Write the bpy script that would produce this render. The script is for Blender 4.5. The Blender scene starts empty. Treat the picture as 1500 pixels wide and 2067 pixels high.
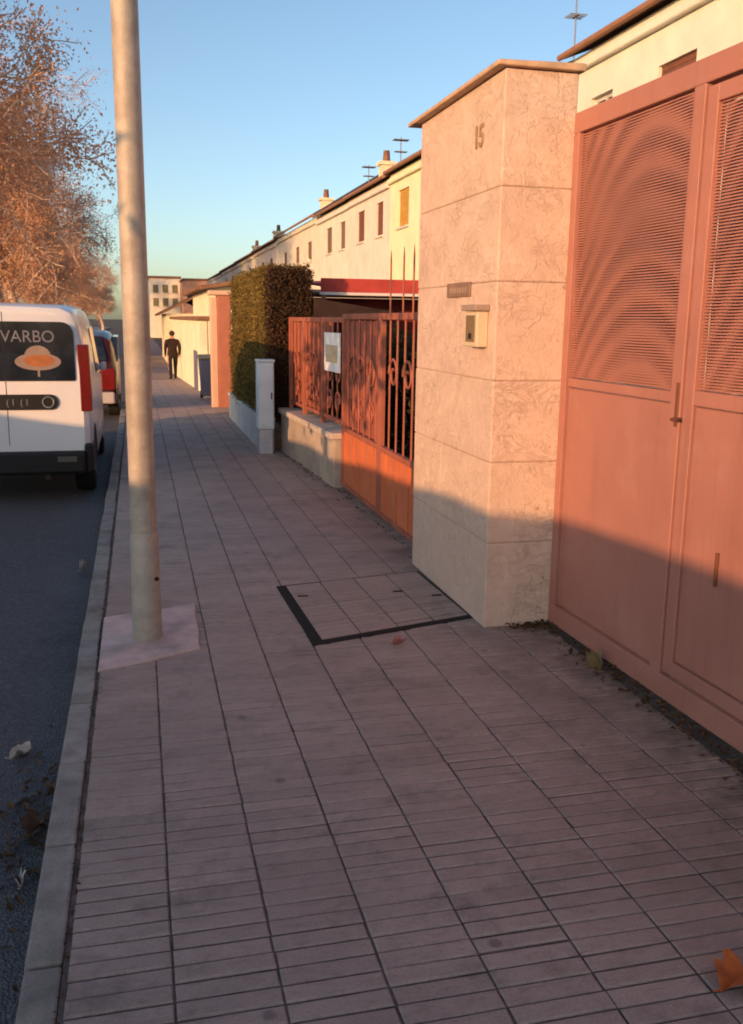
import bpy, bmesh, math, random
from mathutils import Vector, Matrix, noise as mnoise
random.seed(7)
R_ = math.radians
S = bpy.context.scene
COL = S.collection

# ------------------------------------------------------------------ camera, sky, sun, exposure
cam_d = bpy.data.cameras.new('camera')
cam = bpy.data.objects.new('camera', cam_d); COL.objects.link(cam); S.camera = cam
cam_d.sensor_fit = 'HORIZONTAL'; cam_d.sensor_width = 36.0
cam_d.lens = 36.0 * 1866.0 / 1500.0
cam_d.clip_start = 0.05; cam_d.clip_end = 6000
def _n(v): return v.normalized()
F_ = 1866.0
vy = _n(Vector((277 - 750, 1033.5 - 641, F_)))           # the street's direction, seen by the lens
vz = Vector((120.0, 9167.0, -F_)); vz = _n(vz - vy * vz.dot(vy))
vx = vy.cross(vz)
if vx.x < 0: vx = -vx
Rm = Matrix((vx, vy, vz))                                 # lens (right, up, forward) -> street axes
right, up, fwd = Rm.col[0], Rm.col[1], Rm.col[2]
cam.matrix_world = Matrix(((right.x, up.x, -fwd.x, 0), (right.y, up.y, -fwd.y, 0), (right.z, up.z, -fwd.z, 1.6), (0, 0, 0, 1)))

SUN_AZ, SUN_EL = R_(49), R_(8.0)                          # light travels towards +X and +Y
sun_dir = Vector((math.sin(SUN_AZ) * math.cos(SUN_EL), math.cos(SUN_AZ) * math.cos(SUN_EL), -math.sin(SUN_EL)))
sl = bpy.data.lights.new('sun', 'SUN'); so = bpy.data.objects.new('sun', sl); COL.objects.link(so)
sl.energy = 2.5; sl.angle = R_(0.3); sl.color = (1.0, 0.50, 0.215)
so.rotation_euler = sun_dir.to_track_quat('-Z', 'Y').to_euler(); so.location = (-20, -20, 12)

W = bpy.data.worlds.new('World'); S.world = W; W.use_nodes = True
nt = W.node_tree; nt.nodes.clear()
wo = nt.nodes.new('ShaderNodeOutputWorld'); bg = nt.nodes.new('ShaderNodeBackground')
sk = nt.nodes.new('ShaderNodeTexSky'); sk.sky_type = 'NISHITA'; sk.sun_disc = False
sk.sun_elevation = SUN_EL; sk.sun_rotation = R_(229); sk.air_density = 0.8; sk.dust_density = 1.3; sk.ozone_density = 1.45
bg.inputs['Strength'].default_value = 0.128
nt.links.new(sk.outputs[0], bg.inputs['Color']); nt.links.new(bg.outputs[0], wo.inputs['Surface'])
S.view_settings.view_transform = 'Standard'; S.view_settings.look = 'None'
S.view_settings.exposure = 1.0; S.view_settings.gamma = 1.0
S.cycles.max_bounces = 6; S.cycles.transparent_max_bounces = 12; S.cycles.filter_width = 1.9

# ------------------------------------------------------------------ materials
def _tree(name):
    m = bpy.data.materials.new(name); m.use_nodes = True
    return m, m.node_tree, m.node_tree.nodes['Principled BSDF']
def nd(t, typ, **kw):
    n = t.nodes.new(typ)
    for k, v in kw.items():
        if k in n.inputs: n.inputs[k].default_value = v
        else: setattr(n, k, v)
    return n
def math_(t, op, a, b=None, c=None):
    n = t.nodes.new('ShaderNodeMath'); n.operation = op
    for i, v in enumerate((a, b, c)):
        if v is None: continue
        if isinstance(v, (int, float)): n.inputs[i].default_value = v
        else: t.links.new(v, n.inputs[i])
    return n.outputs[0]
def mixc(t, fac, a, b, mode='MIX'):
    n = t.nodes.new('ShaderNodeMix'); n.data_type = 'RGBA'; n.blend_type = mode
    for idx, v in ((0, fac), (6, a), (7, b)):
        if isinstance(v, (int, float)): n.inputs[idx].default_value = v
        elif isinstance(v, tuple): n.inputs[idx].default_value = (*v[:3], 1)
        else: t.links.new(v, n.inputs[idx])
    return n.outputs[2]
def ramp(t, val, a, b):
    n = t.nodes.new('ShaderNodeMapRange'); n.inputs[1].default_value = a; n.inputs[2].default_value = b
    t.links.new(val, n.inputs[0]); return n.outputs[0]
def coords(t, scale=None):
    c = t.nodes.new('ShaderNodeTexCoord').outputs['Object']
    if scale:
        mp = t.nodes.new('ShaderNodeMapping'); mp.inputs['Scale'].default_value = scale
        t.links.new(c, mp.inputs['Vector']); return mp.outputs[0]
    return c
def noise_(t, co, scale, detail=5, rough=.6):
    n = t.nodes.new('ShaderNodeTexNoise'); n.inputs['Scale'].default_value = scale
    n.inputs['Detail'].default_value = detail; n.inputs['Roughness'].default_value = rough
    t.links.new(co, n.inputs['Vector']); return n.outputs['Fac']
def sc(c, k): return tuple(min(1, max(0, x * k)) for x in c)

def M(name, col, rough=.8, var=.18, scale=6, bump=.15, bscale=90, metal=0.0, island=0.0, stain=None, stain_amt=.0, spec=.35, coat=0.0):
    m, t, p = _tree(name)
    co = coords(t)
    a = noise_(t, co, scale); a = ramp(t, a, .3, .7)
    c = mixc(t, a, sc(col, 1 - var), sc(col, 1 + var))
    if stain:
        s = ramp(t, noise_(t, co, scale * .35, 8, .7), .48, .68)
        c = mixc(t, math_(t, 'MULTIPLY', s, stain_amt), c, stain)
    if island:
        g = t.nodes.new('ShaderNodeNewGeometry').outputs['Random Per Island']
        k = math_(t, 'MULTIPLY_ADD', g, 2 * island, 1 - island)
        v = t.nodes.new('ShaderNodeHueSaturation'); t.links.new(c, v.inputs['Color']); t.links.new(k, v.inputs['Value'])
        c = v.outputs[0]
    t.links.new(c, p.inputs['Base Color'])
    p.inputs['Roughness'].default_value = rough; p.inputs['Metallic'].default_value = metal
    p.inputs['Specular IOR Level'].default_value = spec
    p.inputs['Coat Weight'].default_value = coat
    if bump:
        b = t.nodes.new('ShaderNodeBump'); b.inputs['Strength'].default_value = bump; b.inputs['Distance'].default_value = .01
        t.links.new(noise_(t, co, bscale), b.inputs['Height']); t.links.new(b.outputs[0], p.inputs['Normal'])
    return m

def leafmat(name, c1, c2, island=.45, trans=.25):
    m, t, p = _tree(name)
    g = t.nodes.new('ShaderNodeNewGeometry').outputs['Random Per Island']
    big = ramp(t, noise_(t, coords(t), .9, 3), .35, .65)
    c = mixc(t, g, c1, c2)
    c = mixc(t, math_(t, 'MULTIPLY', big, .45), c, sc(c1, .6))
    t.links.new(c, p.inputs['Base Color']); p.inputs['Roughness'].default_value = .75
    p.inputs['Specular IOR Level'].default_value = .2
    tr = t.nodes.new('ShaderNodeBsdfTranslucent'); t.links.new(c, tr.inputs['Color'])
    mx = t.nodes.new('ShaderNodeMixShader'); mx.inputs[0].default_value = trans
    t.links.new(p.outputs[0], mx.inputs[1]); t.links.new(tr.outputs[0], mx.inputs[2])
    t.links.new(mx.outputs[0], t.nodes['Material Output'].inputs['Surface'])
    return m

def stone_mat():
    m, t, p = _tree('weathered_stone')
    co = coords(t)
    a = ramp(t, noise_(t, co, 3.2, 8, .65), .32, .68)
    c = mixc(t, a, (.58, .425, .36), (.77, .585, .50))
    f = ramp(t, noise_(t, co, 24, 6, .7), .3, .7)
    c = mixc(t, math_(t, 'MULTIPLY', f, .45), c, (.46, .35, .26))
    g = t.nodes.new('ShaderNodeNewGeometry').outputs['Random Per Island']
    c = mixc(t, math_(t, 'MULTIPLY', g, .35), c, (.66, .50, .36))
    # scratched, cracked render: edges of warped cells
    wv = t.nodes.new('ShaderNodeVectorMath'); wv.operation = 'ADD'
    nn = t.nodes.new('ShaderNodeTexNoise'); nn.inputs['Scale'].default_value = 5; nn.inputs['Detail'].default_value = 4
    t.links.new(co, nn.inputs['Vector'])
    sv = t.nodes.new('ShaderNodeVectorMath'); sv.operation = 'SCALE'; sv.inputs['Scale'].default_value = .35
    t.links.new(nn.outputs['Color'], sv.inputs[0]); t.links.new(co, wv.inputs[0]); t.links.new(sv.outputs[0], wv.inputs[1])
    vo = t.nodes.new('ShaderNodeTexVoronoi'); vo.feature = 'DISTANCE_TO_EDGE'; vo.inputs['Scale'].default_value = 7.5
    t.links.new(wv.outputs[0], vo.inputs['Vector'])
    crack = math_(t, 'SUBTRACT', 1.0, ramp(t, vo.outputs['Distance'], .0, .035))
    mask = ramp(t, noise_(t, co, 2.6, 3), .44, .58)
    crack = math_(t, 'MULTIPLY', crack, mask)
    c = mixc(t, math_(t, 'MULTIPLY', crack, .14), c, (.24, .15, .09))
    ns = t.nodes.new('ShaderNodeTexNoise'); ns.inputs['Scale'].default_value = 7; ns.inputs['Detail'].default_value = 7; ns.inputs['Roughness'].default_value = .62; ns.inputs['Distortion'].default_value = 1.6
    t.links.new(coords(t, (1, 1, 1.5)), ns.inputs['Vector'])
    vein = math_(t, 'SUBTRACT', 1.0, ramp(t, math_(t, 'ABSOLUTE', math_(t, 'SUBTRACT', ns.outputs['Fac'], .5)), .004, .045))
    vein = math_(t, 'MULTIPLY', vein, ramp(t, noise_(t, co, 3.4, 4), .42, .60))
    c = mixc(t, math_(t, 'MULTIPLY', vein, .25), c, (.36, .23, .14))
    patch = ramp(t, ns.outputs['Fac'], .55, .68)
    c = mixc(t, math_(t, 'MULTIPLY', patch, .5), c, (.48, .32, .22))
    pit = ramp(t, noise_(t, co, 38, 4, .6), .58, .68)
    pit = math_(t, 'MULTIPLY', pit, ramp(t, noise_(t, co, 4, 2), .5, .62))
    c = mixc(t, math_(t, 'MULTIPLY', pit, .5), c, (.2, .13, .08))
    t.links.new(c, p.inputs['Base Color']); p.inputs['Roughness'].default_value = .9; p.inputs['Specular IOR Level'].default_value = .2
    h = math_(t, 'SUBTRACT', noise_(t, co, 30, 7, .7), math_(t, 'ADD', math_(t, 'MULTIPLY', crack, .4), math_(t, 'MULTIPLY', vein, .5)))
    b = t.nodes.new('ShaderNodeBump'); b.inputs['Strength'].default_value = .55; b.inputs['Distance'].default_value = .012
    t.links.new(h, b.inputs['Height']); t.links.new(b.outputs[0], p.inputs['Normal'])
    return m

def pave_mat():
    m, t, p = _tree('paving_tile')
    co = coords(t)
    a = ramp(t, noise_(t, co, 1.6, 6, .65), .3, .7)
    c = mixc(t, a, (.325, .245, .212), (.460, .345, .300))
    st = ramp(t, noise_(t, coords(t, (16, 44, 1)), 1.0, 6, .72), .50, .68)          # worn patches along each bar
    c = mixc(t, math_(t, 'MULTIPLY', st, .30), c, (.13, .098, .092))
    fine = ramp(t, noise_(t, co, 130, 4, .75), .42, .68)
    c = mixc(t, math_(t, 'MULTIPLY', fine, .42), c, (.17, .13, .12))
    dirt = ramp(t, noise_(t, co, 3.3, 8, .75), .52, .70)
    c = mixc(t, math_(t, 'MULTIPLY', dirt, .78), c, (.150, .128, .108))
    xyz = t.nodes.new('ShaderNodeSeparateXYZ'); t.links.new(co, xyz.inputs[0])
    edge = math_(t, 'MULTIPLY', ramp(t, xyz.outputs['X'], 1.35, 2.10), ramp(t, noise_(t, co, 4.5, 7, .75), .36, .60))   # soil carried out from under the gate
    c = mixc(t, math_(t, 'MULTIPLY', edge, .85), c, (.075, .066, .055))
    vo = t.nodes.new('ShaderNodeTexVoronoi'); vo.feature = 'F1'; vo.inputs['Scale'].default_value = 3.1
    t.links.new(co, vo.inputs['Vector'])
    gum = math_(t, 'SUBTRACT', 1.0, ramp(t, vo.outputs['Distance'], .045, .075))
    c = mixc(t, math_(t, 'MULTIPLY', gum, .6), c, (.09, .075, .072))
    g = t.nodes.new('ShaderNodeNewGeometry').outputs['Random Per Island']
    v = t.nodes.new('ShaderNodeHueSaturation'); t.links.new(c, v.inputs['Color']); t.links.new(math_(t, 'MULTIPLY_ADD', g, .14, .93), v.inputs['Value'])
    t.links.new(v.outputs[0], p.inputs['Base Color'])
    p.inputs['Roughness'].default_value = .58; p.inputs['Specular IOR Level'].default_value = .5
    h = math_(t, 'SUBTRACT', noise_(t, co, 110, 6, .7), math_(t, 'MULTIPLY', st, .4))
    b = t.nodes.new('ShaderNodeBump'); b.inputs['Strength'].default_value = .75; b.inputs['Distance'].default_value = .006
    t.links.new(h, b.inputs['Height']); t.links.new(b.outputs[0], p.inputs['Normal'])
    return m

def road_mat():
    m, t, p = _tree('asphalt')
    co = coords(t)
    a = ramp(t, noise_(t, co, 1.1, 7, .7), .3, .7)
    c = mixc(t, a, (.052, .054, .064), (.086, .088, .100))
    vo = t.nodes.new('ShaderNodeTexVoronoi'); vo.inputs['Scale'].default_value = 95
    t.links.new(co, vo.inputs['Vector'])
    hs = t.nodes.new('ShaderNodeSeparateColor'); t.links.new(vo.outputs['Color'], hs.inputs[0])
    ag = ramp(t, hs.outputs[0], .55, 1.0)
    c = mixc(t, math_(t, 'MULTIPLY', ag, .55), c, (.19, .18, .18))
    dk = ramp(t, noise_(t, co, 2.6, 8, .75), .54, .70)
    c = mixc(t, math_(t, 'MULTIPLY', dk, .6), c, (.026, .025, .028))
    t.links.new(c, p.inputs['Base Color']); p.inputs['Roughness'].default_value = .8
    b = t.nodes.new('ShaderNodeBump'); b.inputs['Strength'].default_value = .8; b.inputs['Distance'].default_value = .01
    t.links.new(vo.outputs['Distance'], b.inputs['Height']); t.links.new(b.outputs[0], p.inputs['Normal'])
    return m

def gate_mat(name, col):
    m, t, p = _tree(name)
    co = coords(t)
    a = ramp(t, noise_(t, co, 1.7, 6, .6), .3, .7)
    c = mixc(t, a, sc(col, .90), sc(col, 1.10))
    fade = ramp(t, noise_(t, co, 3.1, 8, .7), .52, .72)
    c = mixc(t, math_(t, 'MULTIPLY', fade, .35), c, (.45, .26, .22))
    run = ramp(t, noise_(t, coords(t, (14, 14, .7)), 1.0, 5, .6), .56, .74)         # rain runs down the paint
    c = mixc(t, math_(t, 'MULTIPLY', run, .32), c, sc(col, .55))
    chip = ramp(t, noise_(t, co, 42, 4, .6), .70, .74)
    chip = math_(t, 'MULTIPLY', chip, ramp(t, noise_(t, co, 2.2, 3), .5, .62))
    c = mixc(t, math_(t, 'MULTIPLY', chip, .7), c, (.10, .04, .022))
    t.links.new(c, p.inputs['Base Color']); p.inputs['Specular IOR Level'].default_value = .3
    t.links.new(math_(t, 'MULTIPLY_ADD', a, .2, .5), p.inputs['Roughness'])
    b = t.nodes.new('ShaderNodeBump'); b.inputs['Strength'].default_value = .12; b.inputs['Distance'].default_value = .02
    t.links.new(noise_(t, co, 3.5, 4), b.inputs['Height']); t.links.new(b.outputs[0], p.inputs['Normal'])
    return m

def slot_mat(name, col, pitch, duty, bow=0.0, yc=0.0, wdt=1.0, vert=None):
    """sheet metal punched with rows of slots"""
    m, t, p = _tree(name)
    co = coords(t); xyz = t.nodes.new('ShaderNodeSeparateXYZ'); t.links.new(co, xyz.inputs[0])
    ph = math_(t, 'DIVIDE', xyz.outputs['Z'], pitch)
    if bow:
        u = math_(t, 'DIVIDE', math_(t, 'SUBTRACT', xyz.outputs['Y'], yc), wdt)
        ph = math_(t, 'ADD', ph, math_(t, 'MULTIPLY', math_(t, 'MULTIPLY', u, u), bow))
    hole = math_(t, 'LESS_THAN', math_(t, 'FRACT', ph), duty)
    if vert:
        hv = math_(t, 'LESS_THAN', math_(t, 'FRACT', math_(t, 'DIVIDE', xyz.outputs['Y'], vert)), .82)
        hole = math_(t, 'MULTIPLY', hole, hv)
    a = ramp(t, noise_(t, co, 4), .3, .7)
    t.links.new(mixc(t, a, sc(col, .92), sc(col, 1.08)), p.inputs['Base Color'])
    p.inputs['Roughness'].default_value = .55
    t.links.new(math_(t, 'SUBTRACT', 1.0, hole), p.inputs['Alpha'])
    return m

# ------------------------------------------------------------------ mesh building
ORG = {}
class MB:
    def __init__(s): s.v = []; s.f = []; s.m = []
    def add(s, vs, fs, mi=0):
        o = len(s.v); s.v += [tuple(v) for v in vs]; s.f += [tuple(i + o for i in f) for f in fs]; s.m += [mi] * len(fs); return s
    def box(s, x0, x1, y0, y1, z0, z1, mi=0):
        v = [(x0, y0, z0), (x1, y0, z0), (x1, y1, z0), (x0, y1, z0), (x0, y0, z1), (x1, y0, z1), (x1, y1, z1), (x0, y1, z1)]
        return s.add(v, [(0, 3, 2, 1), (4, 5, 6, 7), (0, 1, 5, 4), (1, 2, 6, 5), (2, 3, 7, 6), (3, 0, 4, 7)], mi)
    def tube(s, pts, rad, n=8, mi=0, cap=True):
        pts = [Vector(p) for p in pts]
        if not isinstance(rad, (list, tuple)): rad = [rad] * len(pts)
        vs = []; fs = []
        d0 = (pts[1] - pts[0]).normalized()
        u = d0.orthogonal().normalized()
        for i, p in enumerate(pts):
            d = (pts[min(i + 1, len(pts) - 1)] - pts[max(i - 1, 0)]).normalized()
            u = (u - d * u.dot(d)).normalized(); w = d.cross(u)
            for k in range(n):
                a = 2 * math.pi * k / n
                vs.append(p + (u * math.cos(a) + w * math.sin(a)) * rad[i])
        for i in range(len(pts) - 1):
            for k in range(n):
                fs.append((i * n + k, i * n + (k + 1) % n, (i + 1) * n + (k + 1) % n, (i + 1) * n + k))
        if cap: fs += [tuple(range(n - 1, -1, -1)), tuple(range((len(pts) - 1) * n, len(pts) * n))]
        return s.add(vs, fs, mi)
    def prism(s, poly, axis, a, b, mi=0):
        """poly: 2D points; axis 'x': (y,z) extruded in x; 'y': (x,z); 'z': (x,y)"""
        def mk(p, h): return {'x': (h, p[0], p[1]), 'y': (p[0], h, p[1]), 'z': (p[0], p[1], h)}[axis]
        n = len(poly)
        vs = [mk(p, a) for p in poly] + [mk(p, b) for p in poly]
        fs = [tuple(range(n)), tuple(range(2 * n - 1, n - 1, -1))] + [(i, i + n, (i + 1) % n + n, (i + 1) % n) for i in range(n)]
        return s.add(vs, fs, mi)
    def build(s, name, mat, parent=None, bevel=0, smooth=None, seg=1, recalc=True, loc=None):
        off = ORG[parent] if parent is not None else Vector(loc or (0, 0, 0))
        me = bpy.data.meshes.new(name)
        me.from_pydata([tuple(Vector(v) - off) for v in s.v], [], s.f)
        for mm in (mat if isinstance(mat, (list, tuple)) else [mat]): me.materials.append(mm)
        if any(s.m): me.polygons.foreach_set('material_index', s.m)
        if recalc or bevel or smooth is not None:
            bm = bmesh.new(); bm.from_mesh(me)
            if recalc: bmesh.ops.recalc_face_normals(bm, faces=bm.faces)
            if bevel:
                es = [e for e in bm.edges if len(e.link_faces) == 2 and e.calc_face_angle(0) > .6]
                bmesh.ops.bevel(bm, geom=es, offset=bevel, segments=seg, affect='EDGES', profile=.5, clamp_overlap=True)
            if smooth is not None:
                for f in bm.faces: f.smooth = True
                for e in bm.edges:
                    if len(e.link_faces) == 2: e.smooth = e.calc_face_angle(0) < R_(smooth)
            bm.to_mesh(me); bm.free()
        o = bpy.data.objects.new(name, me); COL.objects.link(o)
        if parent is not None: o.parent = parent; ORG[o] = off
        else: o.location = off; ORG[o] = off
        return o
def tag(o, label=None, cat=None, group=None, kind=None):
    if label: o['label'] = label
    if cat: o['category'] = cat
    if group: o['group'] = group
    if kind: o['kind'] = kind
    return o
def thing(name, label, cat, loc=(0, 0, 0), group=None):
    o = bpy.data.objects.new(name, None); COL.objects.link(o); o.location = loc; ORG[o] = Vector(loc)
    o.empty_display_size = .2
    return tag(o, label, cat, group)
def struct(o): o['kind'] = 'structure'; return o
def copy_tree(o, parent=None):
    c = o.copy(); COL.objects.link(c); ORG[c] = ORG[o]
    if parent is not None: c.parent = parent
    for ch in list(o.children): copy_tree(ch, c)
    return c
def text(name, body, size, mat, parent, loc, rot, extrude=.002, width=1.0, bold=0.0):
    cu = bpy.data.curves.new(name, 'FONT'); cu.body = body; cu.size = size; cu.extrude = extrude; cu.align_x = 'CENTER'; cu.align_y = 'CENTER'; cu.offset = bold
    tmp = bpy.data.objects.new('tmp', cu); COL.objects.link(tmp)
    me = bpy.data.meshes.new_from_object(tmp.evaluated_get(bpy.context.evaluated_depsgraph_get()))
    bpy.data.objects.remove(tmp); me.materials.clear(); me.materials.append(mat)
    mt = Matrix.Translation(Vector(loc) - ORG[parent]) @ rot.to_4x4() @ Matrix.Diagonal((width, 1, 1, 1))
    me.transform(mt)
    o = bpy.data.objects.new(name, me); COL.objects.link(o); o.parent = parent; ORG[o] = ORG[parent]; return o
ROT_NY = Matrix(((1, 0, 0), (0, 0, -1), (0, 1, 0)))          # text facing -Y, reading towards +X
ROT_NX = Matrix(((0, 0, -1), (-1, 0, 0), (0, 1, 0)))         # text facing -X, reading towards -Y
def rrect(x0, x1, z0, z1, r, n=5, rs=None):
    rs = rs or (r, r, r, r); out = []
    for (cx, cz, a0, q) in ((x1 - rs[0], z0 + rs[0], -90, rs[0]), (x1 - rs[1], z1 - rs[1], 0, rs[1]), (x0 + rs[2], z1 - rs[2], 90, rs[2]), (x0 + rs[3], z0 + rs[3], 180, rs[3])):
        for k in range(n + 1):
            a = R_(a0 + 90 * k / n); out.append((cx + q * math.cos(a), cz + q * math.sin(a)))
    return out
def G(y):                                                     # the street dips gently away
    return 0.0 if y < 17 else (-.033 * (y - 17) if y < 60 else -1.42)

# ------------------------------------------------------------------ palette
m_asphalt = road_mat()
m_bar = pave_mat()
m_dirt = M('joint_dirt', (.105, .082, .074), .95, .55, 14, .5, 120)
m_pavefar = M('far_paving', (.24, .19, .19), .85, .2, 3, .3, 60)
m_kerb = M('kerb_concrete', (.29, .262, .238), .85, .25, 9, .7, 110, island=.14, stain=(.12, .118, .095), stain_amt=.75)
m_apron = M('concrete_apron', (.085, .08, .08), .9, .35, 5, .5, 90, stain=(.035, .032, .03), stain_amt=.8)
m_slab = M('pink_concrete', (.60, .455, .425), .85, .22, 6, .5, 120, stain=(.27, .235, .235), stain_amt=.85)
m_earth = M('earth', (.10, .075, .05), .95, .3, 3, .5, 40)
m_stone = stone_mat()
m_cap = M('cap_clay', (.52, .36, .235), .8, .2, 9, .3, 60)
GATE = (.375, .166, .130)
m_gate = gate_mat('gate_paint', GATE)
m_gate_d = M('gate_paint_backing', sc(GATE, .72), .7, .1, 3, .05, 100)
m_mesh_f = slot_mat('gate_slotted_sheet', GATE, .0120, .50)
m_mesh_b = slot_mat('gate_bowed_sheet', sc(GATE, .97), .01303, .50, bow=-5.0, yc=.56, wdt=.75)
m_mesh_b2 = slot_mat('door_bowed_sheet', sc(GATE, .97), .0113, .50, bow=3.0, yc=-.5, wdt=.6)
m_fence = M('fence_paint', (.36, .115, .07), .55, .14, 5, .1, 120, stain=(.19, .05, .03), stain_amt=.6)
m_black = M('black_gap', (.012, .010, .009), .9, .2, 5, 0)
m_iron = M('dark_iron', (.045, .035, .03), .6, .2, 20, .2, 200, metal=.6)
m_pole = M('pole_zinc', (.41, .365, .31), .55, .2, 9, .3, 120, metal=.15, stain=(.26, .22, .18), stain_amt=.85)
m_white = M('white_plaster', (.55, .54, .52), .9, .14, 5, .3, 60, stain=(.36, .34, .31), stain_amt=.6)
m_tan = M('tan_plaster', (.42, .35, .29), .9, .18, 4, .5, 60, stain=(.25, .21, .17), stain_amt=.7)
m_van = M('van_white_paint', (.70, .70, .71), .28, .03, 3, 0, coat=.4)
m_plastic = M('black_plastic', (.007, .007, .008), .5, .2, 20, .2, 200)
m_tyre = M('tyre_rubber', (.012, .012, .012), .85, .2, 20, .2, 100)
m_rim = M('wheel_rim', (.25, .25, .26), .4, .1, 10, 0, metal=.8)
m_glass = M('dark_glass', (.018, .021, .028), .06, .75, 2.6, 0, spec=.8)
m_red = M('tail_lamp_red', (.15, .009, .007), .2, .15, 10, 0, spec=.5)
m_decal = M('decal_pale', (.17, .165, .20), .5, .2, 30, 0)
m_decal_w = M('decal_cream', (.27, .20, .165), .5, .12, 10, 0)
m_decal_o = M('decal_orange', (.36, .13, .045), .5, .2, 16, 0)
m_chrome = M('bright_metal', (.6, .58, .55), .3, .05, 10, 0, metal=.9)
m_plate = M('number_plate', (.62, .62, .60), .5, .05, 10, 0)
m_bark = M('bark_pale', (.56, .42, .32), .9, .3, 4, .5, 30)
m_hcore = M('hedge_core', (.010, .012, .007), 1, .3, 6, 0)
m_leaf_t = leafmat('leaf_autumn', (.56, .29, .165), (.80, .50, .335), trans=.45)
m_leaf_h = leafmat('leaf_hedge', (.11, .085, .026), (.34, .23, .065))
m_leaf_h2 = leafmat('leaf_hedge_dark', (.060, .032, .018), (.16, .085, .045))
m_leaf_g = leafmat('leaf_shrub', (.025, .035, .014), (.07, .075, .03))
m_leaf_c = leafmat('leaf_cypress', (.09, .05, .02), (.16, .09, .035))
m_litter = leafmat('leaf_litter', (.045, .024, .012), (.15, .085, .04), trans=.05)
m_tile_r = M('roof_tile', (.20, .105, .065), .85, .3, 6, .5, 30)
m_slate = M('slate_roof', (.060, .058, .075), .8, .2, 6, .4, 30)
m_cloth = M('dark_cloth', (.024, .011, .008), .9, .3, 8, .2, 60)
m_trouser = M('trouser_cloth', (.012, .011, .015), .9, .3, 8, .2, 60)
m_skin = M('skin', (.38, .22, .15), .6, .05, 8, 0)
m_hair = M('hair', (.02, .012, .008), .6, .2, 30, 0)

# ------------------------------------------------------------------ ground, road, kerb, pavement
def sheet(name, x0, x1, y0, y1, dz, mat, step=6.0):
    b = MB(); n = max(1, int((y1 - y0) / step)); ys = sorted(set([y0 + (y1 - y0) * i / n for i in range(n + 1)] + [y for y in (17, 60) if y0 < y < y1]))
    vs = []
    for y in ys: vs += [(x0, y, G(y) + dz), (x1, y, G(y) + dz)]
    b.add(vs, [(2 * i, 2 * i + 1, 2 * i + 3, 2 * i + 2) for i in range(len(ys) - 1)])
    return struct(b.build(name, mat, recalc=False))
gb = MB()
ys = [-1500, -60, 17, 60, 1500]
gv = []
for y in ys: gv += [(-1500, y, G(y) - .17), (1500, y, G(y) - .17)]
gb.add(gv, [(2 * i, 2 * i + 1, 2 * i + 3, 2 * i + 2) for i in range(4)])
struct(gb.build('ground', m_earth, recalc=False))
sheet('road', -8.0, -.31, -40, 176, -.12, m_asphalt)
sheet('far_pavement', -13, -8.0, -40, 300, .0, m_pavefar)
sheet('garden_ground', 1.85, 60, -10, 260, -.02, m_earth)
sheet('pavement_bed', -.24, 2.3, -6, 34, -.0048, m_dirt)
sheet('pavement_end', -.24, 2.2, 34, 260, -.001, m_pavefar)

kb = MB(); y = -2.3; rk = random.Random(3)
while y < 120:
    L = .56 if y < 30 else 4.0
    dx = rk.uniform(-.004, .004); dz = rk.uniform(-.003, .003)
    g0, g1 = G(y), G(y + L)
    x0, x1 = -.335 + dx, -.243 + dx
    a, b_ = y + .006, y + L - .006
    v = [(x0 - .015, a, g0 - .2), (x1, a, g0 - .2), (x1, b_, g1 - .2), (x0 - .015, b_, g1 - .2), (x0, a, g0 + dz), (x1, a, g0 + dz), (x1, b_, g1 + dz), (x0, b_, g1 + dz)]
    kb.add(v, [(0, 3, 2, 1), (4, 5, 6, 7), (0, 1, 5, 4), (1, 2, 6, 5), (2, 3, 7, 6), (3, 0, 4, 7)])
    y += L
struct(kb.build('kerb', m_kerb, bevel=.008, seg=2))

pb = MB(); PX = .257; BY = PX / 4; rp = random.Random(11)
ncol = 9
for c in range(ncol):
    x0 = -.228 + c * PX
    y = -.4; k = 0
    while y < 34:
        g = G(y); gap = max(.0012, rp.gauss(.0046 if k % 4 else .0066, .0024))
        lift = rp.gauss(0, .0007); tx = rp.gauss(0, .0006); ty = rp.gauss(0, .0006)
        jx = rp.gauss(0, .0007)
        a0, a1 = x0 + .0028 + jx, x0 + PX - .0028 + jx
        b0, b1 = y + gap * .5, y + BY - gap * .5
        # tile centres sag a little between the joints
        cf = .0045
        z = g + lift
        bot = [(a0, b0, z - .012), (a1, b0, z - .012), (a1, b1, z - .012), (a0, b1, z - .012)]
        mid = [(a0, b0, z - cf - tx), (a1, b0, z - cf + tx), (a1, b1, z - cf + ty), (a0, b1, z - cf - ty)]
        top = [(a0 + cf, b0 + cf, z - tx), (a1 - cf, b0 + cf, z + tx), (a1 - cf, b1 - cf, z + ty), (a0 + cf, b1 - cf, z - ty)]
        fs = [(8, 9, 10, 11)]
        for q in range(4):
            r = (q + 1) % 4
            fs += [(q, r, 4 + r, 4 + q), (4 + q, 4 + r, 8 + r, 8 + q)]
        pb.add(bot + mid + top, fs)
        y += BY; k += 1
struct(pb.build('pavement', m_bar, recalc=False))
ab = MB(); n = 40; vs = []; rr = random.Random(5)
for i in range(n + 1):
    y = -2 + 6.4 * i / n
    vs += [(2.088 + rr.uniform(-.006, .006), y, -.004), (2.2, y, -.006 + rr.uniform(-.003, .003)), (2.40, y, -.002)]
fs = []
for i in range(n):
    for k in range(2): fs.append((3 * i + k, 3 * i + k + 1, 3 * i + k + 4, 3 * i + k + 3))
ab.add(vs, fs); struct(ab.build('pavement_apron', m_apron, recalc=False))

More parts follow.
